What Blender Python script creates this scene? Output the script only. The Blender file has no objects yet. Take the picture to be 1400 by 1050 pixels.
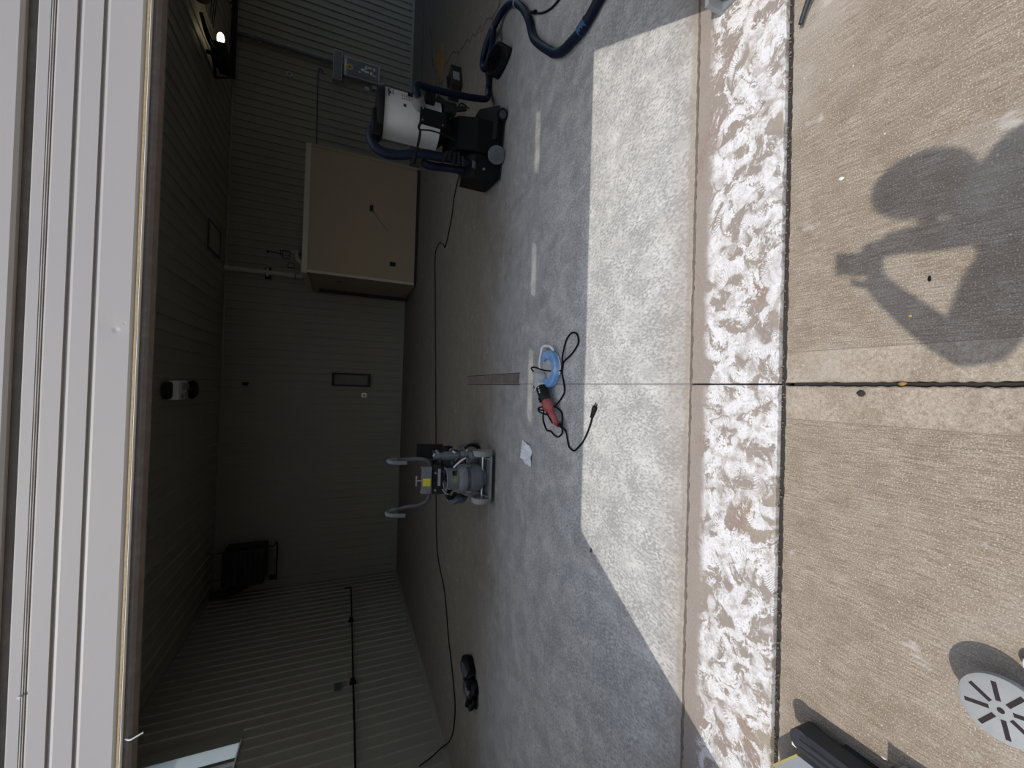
import bpy, bmesh, math, random
from mathutils import Vector, Matrix, Quaternion
R = math.radians
S = bpy.context.scene
COL = S.collection
rnd = random.Random(7)

# ------------------------------------------------------------------ camera
FPX = 550.0
fw = Vector((0, 229, 550)).normalized()                 # image-space (right, up, forward) of the world Y axis
rt = Vector((1, -0.03, 0.0125)).normalized(); rt = (rt - fw * rt.dot(fw)).normalized()
up = rt.cross(fw)
if up.y < 0: up = -up
CAMH = 1.55
er = Vector((rt.x, fw.x, up.x)); eu = Vector((rt.y, fw.y, up.y)); ef = Vector((rt.z, fw.z, up.z))
cam = bpy.data.cameras.new('camera'); cam.sensor_width = 36; cam.sensor_fit = 'HORIZONTAL'
cam.lens = FPX / 1400 * 36; cam.clip_start = 0.02; cam.clip_end = 300
co = bpy.data.objects.new('camera', cam); COL.objects.link(co)
# the phone was held upright while the stored picture lies on its side: picture left is up
m = Matrix((( -eu.x, er.x, -ef.x, 0), (-eu.y, er.y, -ef.y, 0), (-eu.z, er.z, -ef.z, CAMH), (0, 0, 0, 1)))
co.matrix_world = m
S.camera = co

# ------------------------------------------------------------------ world, sun, exposure
W = bpy.data.worlds.new('world'); S.world = W; W.use_nodes = True
nt = W.node_tree; bg = nt.nodes['Background']
sky = nt.nodes.new('ShaderNodeTexSky'); sky.sky_type = 'NISHITA'; sky.sun_disc = False
sky.sun_elevation = R(58); sky.sun_rotation = R(180 + 29.3); sky.altitude = 100; sky.dust_density = 1.5
nt.links.new(sky.outputs[0], bg.inputs[0]); bg.inputs[1].default_value = 0.20
sl = bpy.data.lights.new('sun', 'SUN'); sl.energy = 3.1; sl.angle = R(0.6); sl.color = (1, 0.95, 0.87)
so = bpy.data.objects.new('sun', sl); COL.objects.link(so)
SUN = Vector((0.26, 0.461, -0.848)).normalized()
so.rotation_euler = SUN.to_track_quat('-Z', 'Y').to_euler(); so.location = (-4, -7, 12)
S.view_settings.view_transform = 'Standard'; S.view_settings.look = 'None'
S.view_settings.exposure = 0.0; S.view_settings.gamma = 1.0
S.view_settings.use_curve_mapping = False

# ------------------------------------------------------------------ helpers
def box(bm, c, s, rot=None, bev=0.0):
    r = bmesh.ops.create_cube(bm, size=1.0)['verts']
    mt = Matrix.Translation(c) @ (rot.to_4x4() if rot is not None else Matrix()) @ Matrix.Diagonal((s[0], s[1], s[2], 1))
    bmesh.ops.transform(bm, matrix=mt, verts=r)
    if bev > 0:
        es = set()
        for v in r:
            for e in v.link_edges: es.add(e)
        bmesh.ops.bevel(bm, geom=list(es), offset=bev, segments=2, affect='EDGES', profile=0.5)

def cyl(bm, p0, p1, r0, r1=None, seg=20, cap=True):
    p0 = Vector(p0); p1 = Vector(p1); d = p1 - p0
    if r1 is None: r1 = r0
    q = Vector((0, 0, 1)).rotation_difference(d)
    bmesh.ops.create_cone(bm, cap_ends=cap, segments=seg, radius1=max(r0, 1e-5), radius2=max(r1, 1e-5), depth=d.length,
                          matrix=Matrix.Translation((p0 + p1) / 2) @ q.to_matrix().to_4x4())

def cat(pts, n=8, closed=False):
    P = [Vector(p) for p in pts]; out = []
    N = len(P)
    for i in range(N - 1):
        a = P[i - 1] if i > 0 else P[0] * 2 - P[1]
        b, c = P[i], P[i + 1]
        d = P[i + 2] if i + 2 < N else P[-1] * 2 - P[-2]
        for k in range(n):
            t = k / n
            out.append(0.5 * ((2 * b) + (c - a) * t + (2 * a - 5 * b + 4 * c - d) * t * t + (3 * b - a - 3 * c + d) * t ** 3))
    out.append(P[-1]); return out

def tube(bm, pts, r, seg=8, n=8, ridge=0.0, smooth=True):
    P = cat(pts, n) if smooth else [Vector(p) for p in pts]
    rings = []; t0 = (P[1] - P[0]).normalized()
    nrm = t0.orthogonal().normalized()
    for i, p in enumerate(P):
        t = (P[min(i + 1, len(P) - 1)] - P[max(i - 1, 0)]).normalized()
        nrm = (nrm - t * nrm.dot(t)).normalized(); b = t.cross(nrm)
        rr = r[i * len(r) // len(P)] if isinstance(r, (list, tuple)) else r
        rr = rr * (1 + (ridge if i % 2 else -ridge))
        rings.append([bm.verts.new(p + (nrm * math.cos(2 * math.pi * k / seg) + b * math.sin(2 * math.pi * k / seg)) * rr) for k in range(seg)])
    for a, c in zip(rings, rings[1:]):
        for k in range(seg):
            bm.faces.new((a[k], a[(k + 1) % seg], c[(k + 1) % seg], c[k]))
    bm.faces.new(rings[0][::-1]); bm.faces.new(rings[-1])

def lathe(bm, prof, seg=32, mat=None):
    rings = []
    for (r, z) in prof:
        rings.append([bm.verts.new(Vector((r * math.cos(2 * math.pi * k / seg), r * math.sin(2 * math.pi * k / seg), z))) for k in range(seg)])
    for a, c in zip(rings, rings[1:]):
        for k in range(seg):
            bm.faces.new((a[k], a[(k + 1) % seg], c[(k + 1) % seg], c[k]))
    if prof[0][0] > 0: bm.faces.new(rings[0][::-1])
    if prof[-1][0] > 0: bm.faces.new(rings[-1])
    if mat is not None:
        vs = [v for rg in rings for v in rg]
        bmesh.ops.transform(bm, matrix=mat, verts=vs)

def prism(bm, poly, axis, a, b):
    """poly of 2-D points swept from a to b along axis 'X','Y' or 'Z'"""
    def P(u, v, w):
        return {'X': (w, u, v), 'Y': (u, w, v), 'Z': (u, v, w)}[axis]
    A = [bm.verts.new(P(u, v, a)) for u, v in poly]; B = [bm.verts.new(P(u, v, b)) for u, v in poly]
    n = len(poly)
    for i in range(n): bm.faces.new((A[i], A[(i + 1) % n], B[(i + 1) % n], B[i]))
    bm.faces.new(A[::-1]); bm.faces.new(B)

def new(): return bmesh.new()
def obj(name, bm, mat, parent=None, smooth=False, label=None, kind=None):
    bmesh.ops.recalc_face_normals(bm, faces=bm.faces)
    me = bpy.data.meshes.new(name); bm.to_mesh(me); bm.free()
    if smooth:
        me.polygons.foreach_set('use_smooth', [True] * len(me.polygons))
        me.set_sharp_from_angle(angle=R(40))
    o = bpy.data.objects.new(name, me); COL.objects.link(o)
    if mat: me.materials.append(mat)
    if parent is not None: o.parent = parent
    if label: o['label'] = label
    if kind: o['kind'] = kind
    return o
def tag(o, label, catg, group=None):
    o['label'] = label; o['category'] = catg
    if group: o['group'] = group
    return o
def thing(name, label, catg, loc=(0, 0, 0), rotz=0, group=None):
    o = bpy.data.objects.new(name, None); COL.objects.link(o); o.empty_display_size = 0.05
    o.location = loc; o.rotation_euler = (0, 0, rotz)
    return tag(o, label, catg, group)
def bxo(name, c, s, mat, parent=None, rot=None, bev=0.0, **k):
    b = new(); box(b, c, s, rot, bev); return obj(name, b, mat, parent, **k)
def inst(o, parent, name=None, loc=None, rot=None):
    c = o.copy(); COL.objects.link(c); c.parent = parent
    if loc is not None: c.location = loc
    if rot is not None: c.rotation_euler = rot
    return c

# ------------------------------------------------------------------ material helpers
class M:
    def __init__(s, name):
        s.m = bpy.data.materials.new(name); s.m.use_nodes = True
        s.n = s.m.node_tree.nodes; s.l = s.m.node_tree.links; s.b = s.n['Principled BSDF']
    def node(s, t, **k):
        x = s.n.new(t)
        for a, v in k.items(): setattr(x, a, v)
        return x
    def put(s, sock, v):
        if hasattr(v, 'links') or hasattr(v, 'is_linked'): s.l.new(v, sock)
        else: sock.default_value = v
    def pos(s):
        return s.node('ShaderNodeNewGeometry').outputs['Position']
    def objc(s):
        return s.node('ShaderNodeTexCoord').outputs['Object']
    def map(s, v, scale=(1, 1, 1), loc=(0, 0, 0), rot=(0, 0, 0)):
        x = s.node('ShaderNodeMapping'); s.l.new(v, x.inputs[0]); x.inputs['Scale'].default_value = scale
        x.inputs['Location'].default_value = loc; x.inputs['Rotation'].default_value = rot; return x.outputs[0]
    def noise(s, v, scale, detail=4, rough=0.55, dist=0.0, out=0):
        x = s.node('ShaderNodeTexNoise'); s.l.new(v, x.inputs['Vector']); x.inputs['Scale'].default_value = scale
        x.inputs['Detail'].default_value = detail; x.inputs['Roughness'].default_value = rough
        x.inputs['Distortion'].default_value = dist; return x.outputs[out]
    def vor(s, v, scale, feat='F1', out='Distance', rand=1.0):
        x = s.node('ShaderNodeTexVoronoi', feature=feat); s.l.new(v, x.inputs['Vector']); x.inputs['Scale'].default_value = scale
        x.inputs['Randomness'].default_value = rand; return x.outputs[out]
    def ramp(s, f, stops):
        x = s.node('ShaderNodeValToRGB'); s.l.new(f, x.inputs[0]); e = x.color_ramp.elements
        while len(e) < len(stops): e.new(0.5)
        for q, (p, c) in zip(e, stops):
            q.position = p; q.color = (c, c, c, 1) if not hasattr(c, '__len__') else (*c, 1)
        return x.outputs[0]
    def math(s, op, a, b=0.0, clamp=False):
        x = s.node('ShaderNodeMath', operation=op, use_clamp=clamp); s.put(x.inputs[0], a); s.put(x.inputs[1], b); return x.outputs[0]
    def mix(s, f, a, b, mode='MIX'):
        x = s.node('ShaderNodeMix', data_type='RGBA', blend_type=mode); s.put(x.inputs[0], f)
        for i, v in ((6, a), (7, b)):
            s.put(x.inputs[i], v if hasattr(v, 'is_linked') else (*v, 1))
        return x.outputs[2]
    def sep(s, v):
        x = s.node('ShaderNodeSeparateXYZ'); s.l.new(v, x.inputs[0]); return x.outputs
    def comb(s, a, b, c=0.0):
        x = s.node('ShaderNodeCombineXYZ'); s.put(x.inputs[0], a); s.put(x.inputs[1], b); s.put(x.inputs[2], c); return x.outputs[0]
    def vadd(s, a, b, op='ADD'):
        x = s.node('ShaderNodeVectorMath', operation=op); s.put(x.inputs[0], a); s.put(x.inputs[1], b); return x.outputs[0]
    def rng(s, v, a, b, c=0.0, d=1.0):
        x = s.node('ShaderNodeMapRange', interpolation_type='SMOOTHSTEP'); s.put(x.inputs[0], v)
        for i, q in zip((1, 2, 3, 4), (a, b, c, d)): x.inputs[i].default_value = q
        return x.outputs[0]
    def bump(s, h, strength=0.3, dist=0.01):
        x = s.node('ShaderNodeBump'); s.l.new(h, x.inputs['Height']); x.inputs['Strength'].default_value = strength
        x.inputs['Distance'].default_value = dist; s.l.new(x.outputs[0], s.b.inputs['Normal'])
    def fin(s, col, rough=0.7, metal=0.0, spec=0.5):
        s.put(s.b.inputs['Base Color'], col if hasattr(col, 'is_linked') else (*col, 1))
        s.put(s.b.inputs['Roughness'], rough); s.put(s.b.inputs['Metallic'], metal)
        s.b.inputs['Specular IOR Level'].default_value = spec
        return s.m

def plain(name, col, rough=0.6, metal=0.0, var=0.12, scale=14, spec=0.4, dust=0.0, dustc=(0.3, 0.29, 0.27)):
    k = M(name); c = k.objc(); n = k.noise(c, scale, 5, 0.6)
    lo = tuple(v * (1 - var) for v in col); hi = tuple(min(1, v * (1 + var)) for v in col)
    cc = k.mix(n, lo, hi)
    if dust > 0:
        d = k.math('MULTIPLY', k.rng(k.noise(c, scale * 0.6, 6, 0.7), 0.4, 0.75), dust)
        cc = k.mix(d, cc, dustc)
    k.bump(k.noise(c, scale * 6, 3), 0.08, 0.003)
    return k.fin(cc, rough, metal, spec)

def mat_liner(name, col):
    k = M(name); p = k.pos(); n = k.noise(p, 0.9, 4, 0.6); n2 = k.noise(p, 40, 3)
    c = k.mix(n, tuple(v * 0.88 for v in col), tuple(v * 1.08 for v in col))
    c = k.mix(k.math('MULTIPLY', k.rng(n2, 0.5, 0.8), 0.15), c, tuple(v * 0.7 for v in col))
    return k.fin(c, 0.55, 0, 0.35)

def mat_floor():
    k = M('ground_concrete'); p = k.pos(); x, y, z = k.sep(p)
    big = k.noise(p, 0.8, 6, 0.6, 0.6); mid = k.noise(p, 4.5, 6, 0.65, 0.4)
    fine = k.noise(p, 70, 3, 0.6); sp = k.vor(p, 95)
    smear = k.noise(k.map(p, (3.2, 14, 1), rot=(0, 0, 0.35)), 1.6, 5, 0.6, 0.8)
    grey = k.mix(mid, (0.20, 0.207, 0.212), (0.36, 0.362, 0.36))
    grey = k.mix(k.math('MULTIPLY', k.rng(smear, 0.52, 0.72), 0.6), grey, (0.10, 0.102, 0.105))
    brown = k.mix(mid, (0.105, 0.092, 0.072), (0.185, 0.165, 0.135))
    back = k.rng(k.math('ADD', y, k.math('MULTIPLY', big, 2.0)), 4.2, 6.0)  # far floor browner, and darkened in colour for the dimmer depth
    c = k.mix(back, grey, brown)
    # white grinding dust near the door, spread wider to paint in missing brightness
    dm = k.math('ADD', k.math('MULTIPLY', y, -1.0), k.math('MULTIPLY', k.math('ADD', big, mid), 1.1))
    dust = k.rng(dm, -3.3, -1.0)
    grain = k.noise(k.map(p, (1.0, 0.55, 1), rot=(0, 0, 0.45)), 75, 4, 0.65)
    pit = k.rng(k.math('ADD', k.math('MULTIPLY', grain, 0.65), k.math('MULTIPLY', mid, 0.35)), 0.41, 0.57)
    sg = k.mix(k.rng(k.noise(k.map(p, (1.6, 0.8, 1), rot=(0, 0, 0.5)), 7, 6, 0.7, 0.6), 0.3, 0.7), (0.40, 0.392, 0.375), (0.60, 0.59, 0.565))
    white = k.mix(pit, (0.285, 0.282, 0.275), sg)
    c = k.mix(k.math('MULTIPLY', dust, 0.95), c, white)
    # light swirls of dust
    sw = k.noise(k.map(p, (1, 2.2, 1), rot=(0, 0, -0.5)), 6, 4, 0.6, 2.5)
    c = k.mix(k.math('MULTIPLY', k.rng(sw, 0.56, 0.75), 0.45), c, (0.44, 0.44, 0.43))
    # dark specks
    c = k.mix(k.math('MULTIPLY', k.rng(sp, 0.16, 0.05), 0.45), c, (0.11, 0.11, 0.11))
    # tan worn edge by the door strip
    ed = k.math('MAXIMUM', k.rng(k.math('ADD', y, k.math('MULTIPLY', mid, 0.05)), 1.57, 1.52), k.math('MULTIPLY', k.rng(k.math('ADD', y, k.math('MULTIPLY', big, -0.5)), 1.50, 1.22), 0.6))
    c = k.mix(k.math('MULTIPLY', ed, 0.75), c, k.mix(fine, (0.23, 0.19, 0.15), (0.34, 0.29, 0.235)))
    # rust bleeding out of a crack near the right side
    k.bump(k.math('ADD', k.math('MULTIPLY', fine, 0.5), k.math('MULTIPLY', sp, 0.5)), 0.35, 0.004)
    return k.fin(c, 0.72, 0, 0.3)

def mat_sill():
    k = M('sill_concrete'); p = k.pos(); x, y, z = k.sep(p)
    mid = k.noise(p, 7, 6, 0.65, 0.4); fine = k.noise(p, 90, 3)
    base = k.mix(mid, (0.21, 0.175, 0.150), (0.30, 0.262, 0.228))
    tanm = k.rng(k.noise(p, 3.2, 3), 0.45, 0.65)
    base = k.mix(k.math('MULTIPLY', tanm, k.rng(y, 1.3, 1.15)), base, k.mix(fine, (0.25, 0.21, 0.16), (0.36, 0.31, 0.24)))
    red = k.rng(k.noise(p, 3.0, 4, 0.6, 0.4), 0.52, 0.68)
    base = k.mix(k.math('MULTIPLY', k.math('MULTIPLY', red, k.rng(mid, 0.35, 0.6)), 0.6), base, (0.19, 0.095, 0.085))
    base = k.mix(k.math('MULTIPLY', k.rng(fine, 0.35, 0.6), 0.35), base, (0.33, 0.29, 0.25))
    wob = k.node('ShaderNodeTexNoise'); k.l.new(p, wob.inputs['Vector']); wob.inputs['Scale'].default_value = 5.5; wob.inputs['Detail'].default_value = 4
    off = k.vadd(wob.outputs['Color'], (-0.5, -0.5, -0.5)); off = k.vadd(off, (0.20, 0.13, 0.0), 'MULTIPLY')
    q = k.vadd(p, off)
    def arcs(scale, seed, r0, wd):
        v = k.map(q, (1, 1, 0), loc=(seed, seed * 1.7, 0))
        n = k.node('ShaderNodeTexVoronoi', feature='F1'); k.l.new(v, n.inputs['Vector']); n.inputs['Scale'].default_value = scale
        n.inputs['Randomness'].default_value = 0.9
        d = n.outputs['Distance']; cp = n.outputs['Position']
        ring = k.math('SUBTRACT', 1.0, k.math('DIVIDE', k.math('ABSOLUTE', k.math('SUBTRACT', d, r0)), wd), True)
        rel = k.sep(k.vadd(v, cp, 'SUBTRACT'))
        ang = k.math('ARCTAN2', rel[1], rel[0])
        # each cup-wheel mark is an arc, not a full ring
        rot = k.math('MULTIPLY', k.sep(n.outputs['Color'])[0], 6.283)
        part = k.rng(k.math('COSINE', k.math('ADD', ang, rot)), -0.5, 0.35)
        stro = k.math('SINE', k.math('ADD', k.math('MULTIPLY', ang, 62), k.math('MULTIPLY', k.noise(p, 22, 2), 26)))
        stro = k.rng(stro, -0.9, 0.3, 0.3, 1.0)
        return k.math('MULTIPLY', k.math('MULTIPLY', k.rng(ring, 0.05, 0.7), part), stro)
    a = k.math('MAXIMUM', arcs(6.2, 0.0, 0.48, 0.17), arcs(8.0, 3.3, 0.42, 0.2))
    a = k.math('MAXIMUM', a, arcs(4.6, 7.9, 0.40, 0.10))
    blot = k.rng(k.math('ADD', k.noise(q, 9, 6, 0.78, 0.6), k.math('MULTIPLY', fine, 0.16)), 0.54, 0.68)
    a = k.math('MAXIMUM', k.math('MULTIPLY', a, k.rng(k.noise(p, 4, 3), 0.25, 0.5)), k.math('MULTIPLY', blot, 0.85))
    # the marks stay on the strip, clear of the inner edge
    lim = k.math('MULTIPLY', k.rng(k.math('ADD', y, k.math('MULTIPLY', mid, 0.07)), 1.44, 1.39), k.rng(y, 1.02, 1.06, 0.35, 1))
    a = k.rng(a, 0.06, 0.60)
    a = k.math('MULTIPLY', a, lim, True)
    a = k.math('MULTIPLY', k.math('MULTIPLY', a, k.rng(fine, 0.25, 0.48, 0.45, 1.0)), k.rng(k.noise(p, 13, 5, 0.7, 0.5), 0.33, 0.55, 0.3, 1.0), True)
    c = k.mix(a, base, (0.66, 0.65, 0.645))
    k.bump(k.math('ADD', fine, k.math('MULTIPLY', a, 0.4)), 0.3, 0.003)
    return k.fin(c, 0.85, 0, 0.25)

def mat_drive():
    k = M('broomed_concrete'); p = k.pos(); x, y, z = k.sep(p)
    big = k.noise(p, 1.6, 5, 0.6); mid = k.noise(p, 9, 6, 0.7)
    wv = k.vadd(p, k.vadd(k.vadd(k.comb(k.noise(p, 2.2, 2), 0.0), (-0.5, 0, 0)), (0.06, 0, 0), 'MULTIPLY'))
    broom = k.noise(k.map(wv, (190, 9, 1)), 1.0, 4, 0.6)
    broom2 = k.noise(k.map(wv, (520, 30, 1)), 1.0, 2, 0.5)
    fine = k.noise(p, 260, 3, 0.6); sp = k.vor(p, 130)
    smooth = k.math('MULTIPLY', k.rng(k.math('ADD', x, k.math('MULTIPLY', k.math('SUBTRACT', mid, 0.5), 0.012)), -0.083, -0.078), k.rng(x, 0.172, 0.167))
    b = k.math('ADD', k.math('ADD', k.math('MULTIPLY', broom, 0.42), k.math('MULTIPLY', broom2, 0.33)), k.math('MULTIPLY', fine, 0.25))
    b = k.mix(smooth, b, k.rng(k.noise(p, 75, 6, 0.75), -0.6, 1.4))
    c = k.mix(k.rng(b, 0.3, 0.7), (0.130, 0.100, 0.070), (0.400, 0.342, 0.268))
    c = k.mix(k.math('MULTIPLY', k.rng(mid, 0.40, 0.66), 0.55), c, (0.185, 0.142, 0.098))
    c = k.mix(k.math('MULTIPLY', k.rng(big, 0.48, 0.70), 0.45), c, (0.40, 0.365, 0.315))
    c = k.mix(k.math('MULTIPLY', k.rng(fine, 0.55, 0.68), 0.65), c, (0.56, 0.50, 0.41))
    c = k.mix(k.math('MULTIPLY', k.rng(fine, 0.42, 0.30), 0.45), c, (0.11, 0.088, 0.068))
    chip = k.rng(k.vor(k.map(p, (1, 1, 0), loc=(3, 1, 0)), 14), 0.045, 0.03)
    c = k.mix(k.math('MULTIPLY', chip, 0.85), c, (0.62, 0.59, 0.53))
    wd = k.rng(k.noise(k.map(p, (5, 3, 1)), 2.3, 3, 0.6), 0.66, 0.76)
    c = k.mix(k.math('MULTIPLY', wd, 0.5), c, (0.50, 0.48, 0.45))
    line = k.math('MAXIMUM', k.rng(k.math('ABSOLUTE', k.math('SUBTRACT', x, 0.17)), 0.003, 0.0), k.rng(k.math('ABSOLUTE', k.math('ADD', x, 0.081)), 0.003, 0.0))
    c = k.mix(k.math('MULTIPLY', line, 0.5), c, (0.13, 0.10, 0.08))
    k.bump(k.math('ADD', b, k.math('MULTIPLY', fine, 0.4)), 0.5, 0.004)
    return k.fin(c, 0.85, 0, 0.25)

def mat_door():
    k = M('door_steel'); p = k.pos(); n = k.noise(p, 1.2, 3); f = k.noise(p, 500, 2)
    c = k.mix(n, (0.325, 0.302, 0.285), (0.355, 0.332, 0.315))
    dent = None
    for (dx, dz, rr, hh) in ((0.117, 2.078, 0.010, 0.22), (0.135, 2.062, 0.005, 0.18), (0.12, 2.085, 0.04, 0.05)):
        v = k.vadd(p, (dx, 1.3, dz), 'SUBTRACT'); v = k.vadd(v, (1, 0, 1), 'MULTIPLY')
        ln = k.node('ShaderNodeVectorMath', operation='LENGTH'); k.l.new(v, ln.inputs[0])
        g = k.rng(ln.outputs['Value'], 0.0, rr, -hh * rr, 0.0); dent = g if dent is None else k.math('ADD', dent, g)
    x = k.node('ShaderNodeBump'); k.l.new(dent, x.inputs['Height']); x.inputs['Strength'].default_value = 1; x.inputs['Distance'].default_value = 0.6
    y = k.node('ShaderNodeBump'); k.l.new(f, y.inputs['Height']); y.inputs['Strength'].default_value = 0.12; y.inputs['Distance'].default_value = 0.002
    k.l.new(x.outputs[0], y.inputs['Normal']); k.l.new(y.outputs[0], k.b.inputs['Normal'])
    return k.fin(c, 0.42, 0, 0.5)

def mat_emit(name, col, st):
    k = M(name); k.b.inputs['Emission Color'].default_value = (*col, 1); k.b.inputs['Emission Strength'].default_value = st
    return k.fin(col, 0.5)

def mat_pane(name, tint, cl):
    """wired / dusty glass: part of the light passes straight, part is scattered"""
    k = M(name); o = k.n['Material Output']
    tr = k.node('ShaderNodeBsdfTransparent'); tr.inputs[0].default_value = (*tint, 1)
    tl = k.node('ShaderNodeBsdfTranslucent'); tl.inputs[0].default_value = (*tint, 1)
    gl = k.node('ShaderNodeBsdfGlossy'); gl.inputs['Roughness'].default_value = 0.1
    n = k.noise(k.pos(), 25, 4)
    m1 = k.node('ShaderNodeMixShader'); k.l.new(k.math('ADD', k.math('MULTIPLY', n, 0.1), 1 - cl, True), m1.inputs[0])
    k.l.new(tr.outputs[0], m1.inputs[1]); k.l.new(tl.outputs[0], m1.inputs[2])
    m2 = k.node('ShaderNodeMixShader'); m2.inputs[0].default_value = 0.06
    k.l.new(m1.outputs[0], m2.inputs[1]); k.l.new(gl.outputs[0], m2.inputs[2]); k.l.new(m2.outputs[0], o.inputs['Surface'])
    return k.m

LINER = mat_liner('liner_steel', (0.205, 0.198, 0.166)); CEIL = mat_liner('ceiling_steel', (0.32, 0.30, 0.235))
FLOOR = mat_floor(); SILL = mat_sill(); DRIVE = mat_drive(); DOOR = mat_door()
DARKGAP = plain('joint_dirt', (0.035, 0.03, 0.026), 0.95, scale=60)
FILLER = plain('joint_filler', (0.24, 0.235, 0.22), 0.9, scale=40)
EXTW = plain('exterior_siding', (0.42, 0.40, 0.37), 0.7)
BLK = plain('black_plastic', (0.006, 0.006, 0.007), 0.55, spec=0.15)
BLKD = plain('dusty_black', (0.011, 0.011, 0.012), 0.6, spec=0.2, dust=0.3, dustc=(0.08, 0.08, 0.077))
RUB = plain('black_rubber', (0.022, 0.024, 0.028), 0.55)
BLUEH = plain('blue_hose', (0.006, 0.010, 0.026), 0.5, spec=0.2, dust=0.12, dustc=(0.02, 0.03, 0.06))
GREYM = plain('grey_machine', (0.105, 0.115, 0.125), 0.5, dust=0.4, dustc=(0.22, 0.22, 0.215))
DGREY = plain('dark_grey_machine', (0.045, 0.05, 0.056), 0.5, dust=0.4, dustc=(0.15, 0.15, 0.145))
TANK = plain('tank_grey', (0.135, 0.145, 0.155), 0.5, dust=0.3, dustc=(0.22, 0.22, 0.215), scale=7)
TYRE = plain('grey_tyre', (0.23, 0.225, 0.215), 0.8, dust=0.5, dustc=(0.33, 0.32, 0.30))
STEEL = plain('bare_steel', (0.42, 0.42, 0.41), 0.35, 0.9)
ALU = plain('cast_alloy', (0.42, 0.42, 0.41), 0.5, 0.0, dust=0.5, dustc=(0.6, 0.6, 0.59))
GALV = plain('galvanised', (0.30, 0.315, 0.325), 0.5, 0.4, scale=8)
YEL = plain('yellow_label', (0.55, 0.46, 0.03), 0.6); WHT = plain('white_paint', (0.62, 0.62, 0.60), 0.55)
CAN = plain('canister_white', (0.50, 0.50, 0.49), 0.4, scale=4, dust=0.3, dustc=(0.36, 0.35, 0.33))
BEIGE = plain('beige_board', (0.25, 0.195, 0.13), 0.75, var=0.06, scale=3)
BEIGET = plain('pale_trim', (0.36, 0.325, 0.25), 0.7, var=0.06)
PIPEM = plain('pipe_offwhite', (0.34, 0.32, 0.27), 0.5)
REDM = plain('red_plastic', (0.30, 0.035, 0.035), 0.45, dust=0.45, dustc=(0.36, 0.22, 0.21))
BLUEP = plain('blue_plastic', (0.13, 0.30, 0.58), 0.5, dust=0.85, dustc=(0.45, 0.53, 0.62), scale=22)
PLAST = plain('white_film', (0.72, 0.73, 0.74), 0.4, var=0.05)
HEAT = plain('heater_black', (0.010, 0.009, 0.008), 0.7); RUST = plain('rusty_shade', (0.10, 0.055, 0.03), 0.7)
SEALB = plain('seal_brown', (0.075, 0.058, 0.047), 0.7, scale=50, dust=0.4, dustc=(0.16, 0.13, 0.11))
GOLD = plain('weathered_alu_brown', (0.32, 0.24, 0.13), 0.5, 0.2, scale=120, var=0.5)
DISC = plain('disc_grey', (0.27, 0.28, 0.275), 0.7, scale=30, dust=0.5, dustc=(0.38, 0.38, 0.365))
SKIN = plain('skin', (0.45, 0.27, 0.19), 0.5); SHIRT = plain('shirt_cloth', (0.06, 0.07, 0.09), 0.9)
JEAN = plain('trouser_cloth', (0.05, 0.07, 0.13), 0.9); HAIRM = plain('hair_dark', (0.03, 0.02, 0.015), 0.7)
GREYP = plain('grey_panel', (0.22, 0.235, 0.25), 0.5, var=0.05)
OLIVE = plain('yellow_edge', (0.30, 0.26, 0.09), 0.6)

# ------------------------------------------------------------------ the setting
XL, XR, YF, YB, ZC = -5.33, 14.0, 1.22, 12.08, 4.42

def struct(o): o['kind'] = 'structure'; return o
LW = 0.8
def liner_mesh(length, mat, name, ribs=4, depth=0.022):
    """one liner sheet in local coordinates: width along +X, length along +Z, ribs stand out to -Y"""
    bm = new(); prof = [(0.0, 0.0)]
    w = LW / ribs
    for i in range(ribs):
        x0 = i * w
        prof += [(x0 + w - 0.050, 0.0), (x0 + w - 0.040, -depth), (x0 + w - 0.014, -depth), (x0 + w - 0.004, 0.0)]
    prof.append((LW - 0.0015, 0.0))
    A = [bm.verts.new((x, y, 0)) for x, y in prof]; B = [bm.verts.new((x, y, length)) for x, y in prof]
    for i in range(len(prof) - 1): bm.faces.new((A[i], A[i + 1], B[i + 1], B[i]))
    me = bpy.data.meshes.new(name); bm.to_mesh(me); bm.free(); me.materials.append(mat); return me
def lay(parent, me, n, fn, skip=()):
    for i in range(n):
        if i in skip: continue
        o = bpy.data.objects.new('liner_panel', me); COL.objects.link(o); o.matrix_world = fn(i); o.parent = parent

wb = struct(bxo('wall_back', ((XL + XR) / 2, YB + 0.10, ZC / 2), (XR - XL + 0.4, 0.14, ZC + 0.3), LINER))
meW = liner_mesh(ZC - 0.06, LINER, 'liner_panel')
lay(wb, meW, int((XR - XL) / LW) + 1, lambda i: Matrix.Translation((XL + i * LW, YB, 0.05)))
# left wall with a high window opening Y 5.75..7.03, Z 2.80..3.95
bm = new(); XO = XL - 0.08
WY0, WY1, WZ0, WZ1 = 5.70, 7.03, 2.80, 3.95
for (y0, y1, z0, z1) in ((YF, WY0, -0.15, ZC + 0.15), (WY1, YB + 0.17, -0.15, ZC + 0.15), (WY0, WY1, -0.15, WZ0), (WY0, WY1, WZ1, ZC + 0.15)):
    box(bm, (XO, (y0 + y1) / 2, (z0 + z1) / 2), (0.12, y1 - y0, z1 - z0))
wl = struct(obj('wall_left', bm, LINER))
rotL = Matrix.Rotation(R(90), 4, 'Z')     # +X -> +Y, -Y -> +X
npl = int((YB - YF) / LW) + 1
def left_panel(me, y, z): 
    o = bpy.data.objects.new('liner_panel', me); COL.objects.link(o); o.matrix_world = Matrix.Translation((XL, y, z)) @ rotL; o.parent = wl
meWa = liner_mesh(WZ0 - 0.05 - 0.0, LINER, 'liner_panel'); meWb = liner_mesh(ZC - WZ1, LINER, 'liner_panel')
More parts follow.
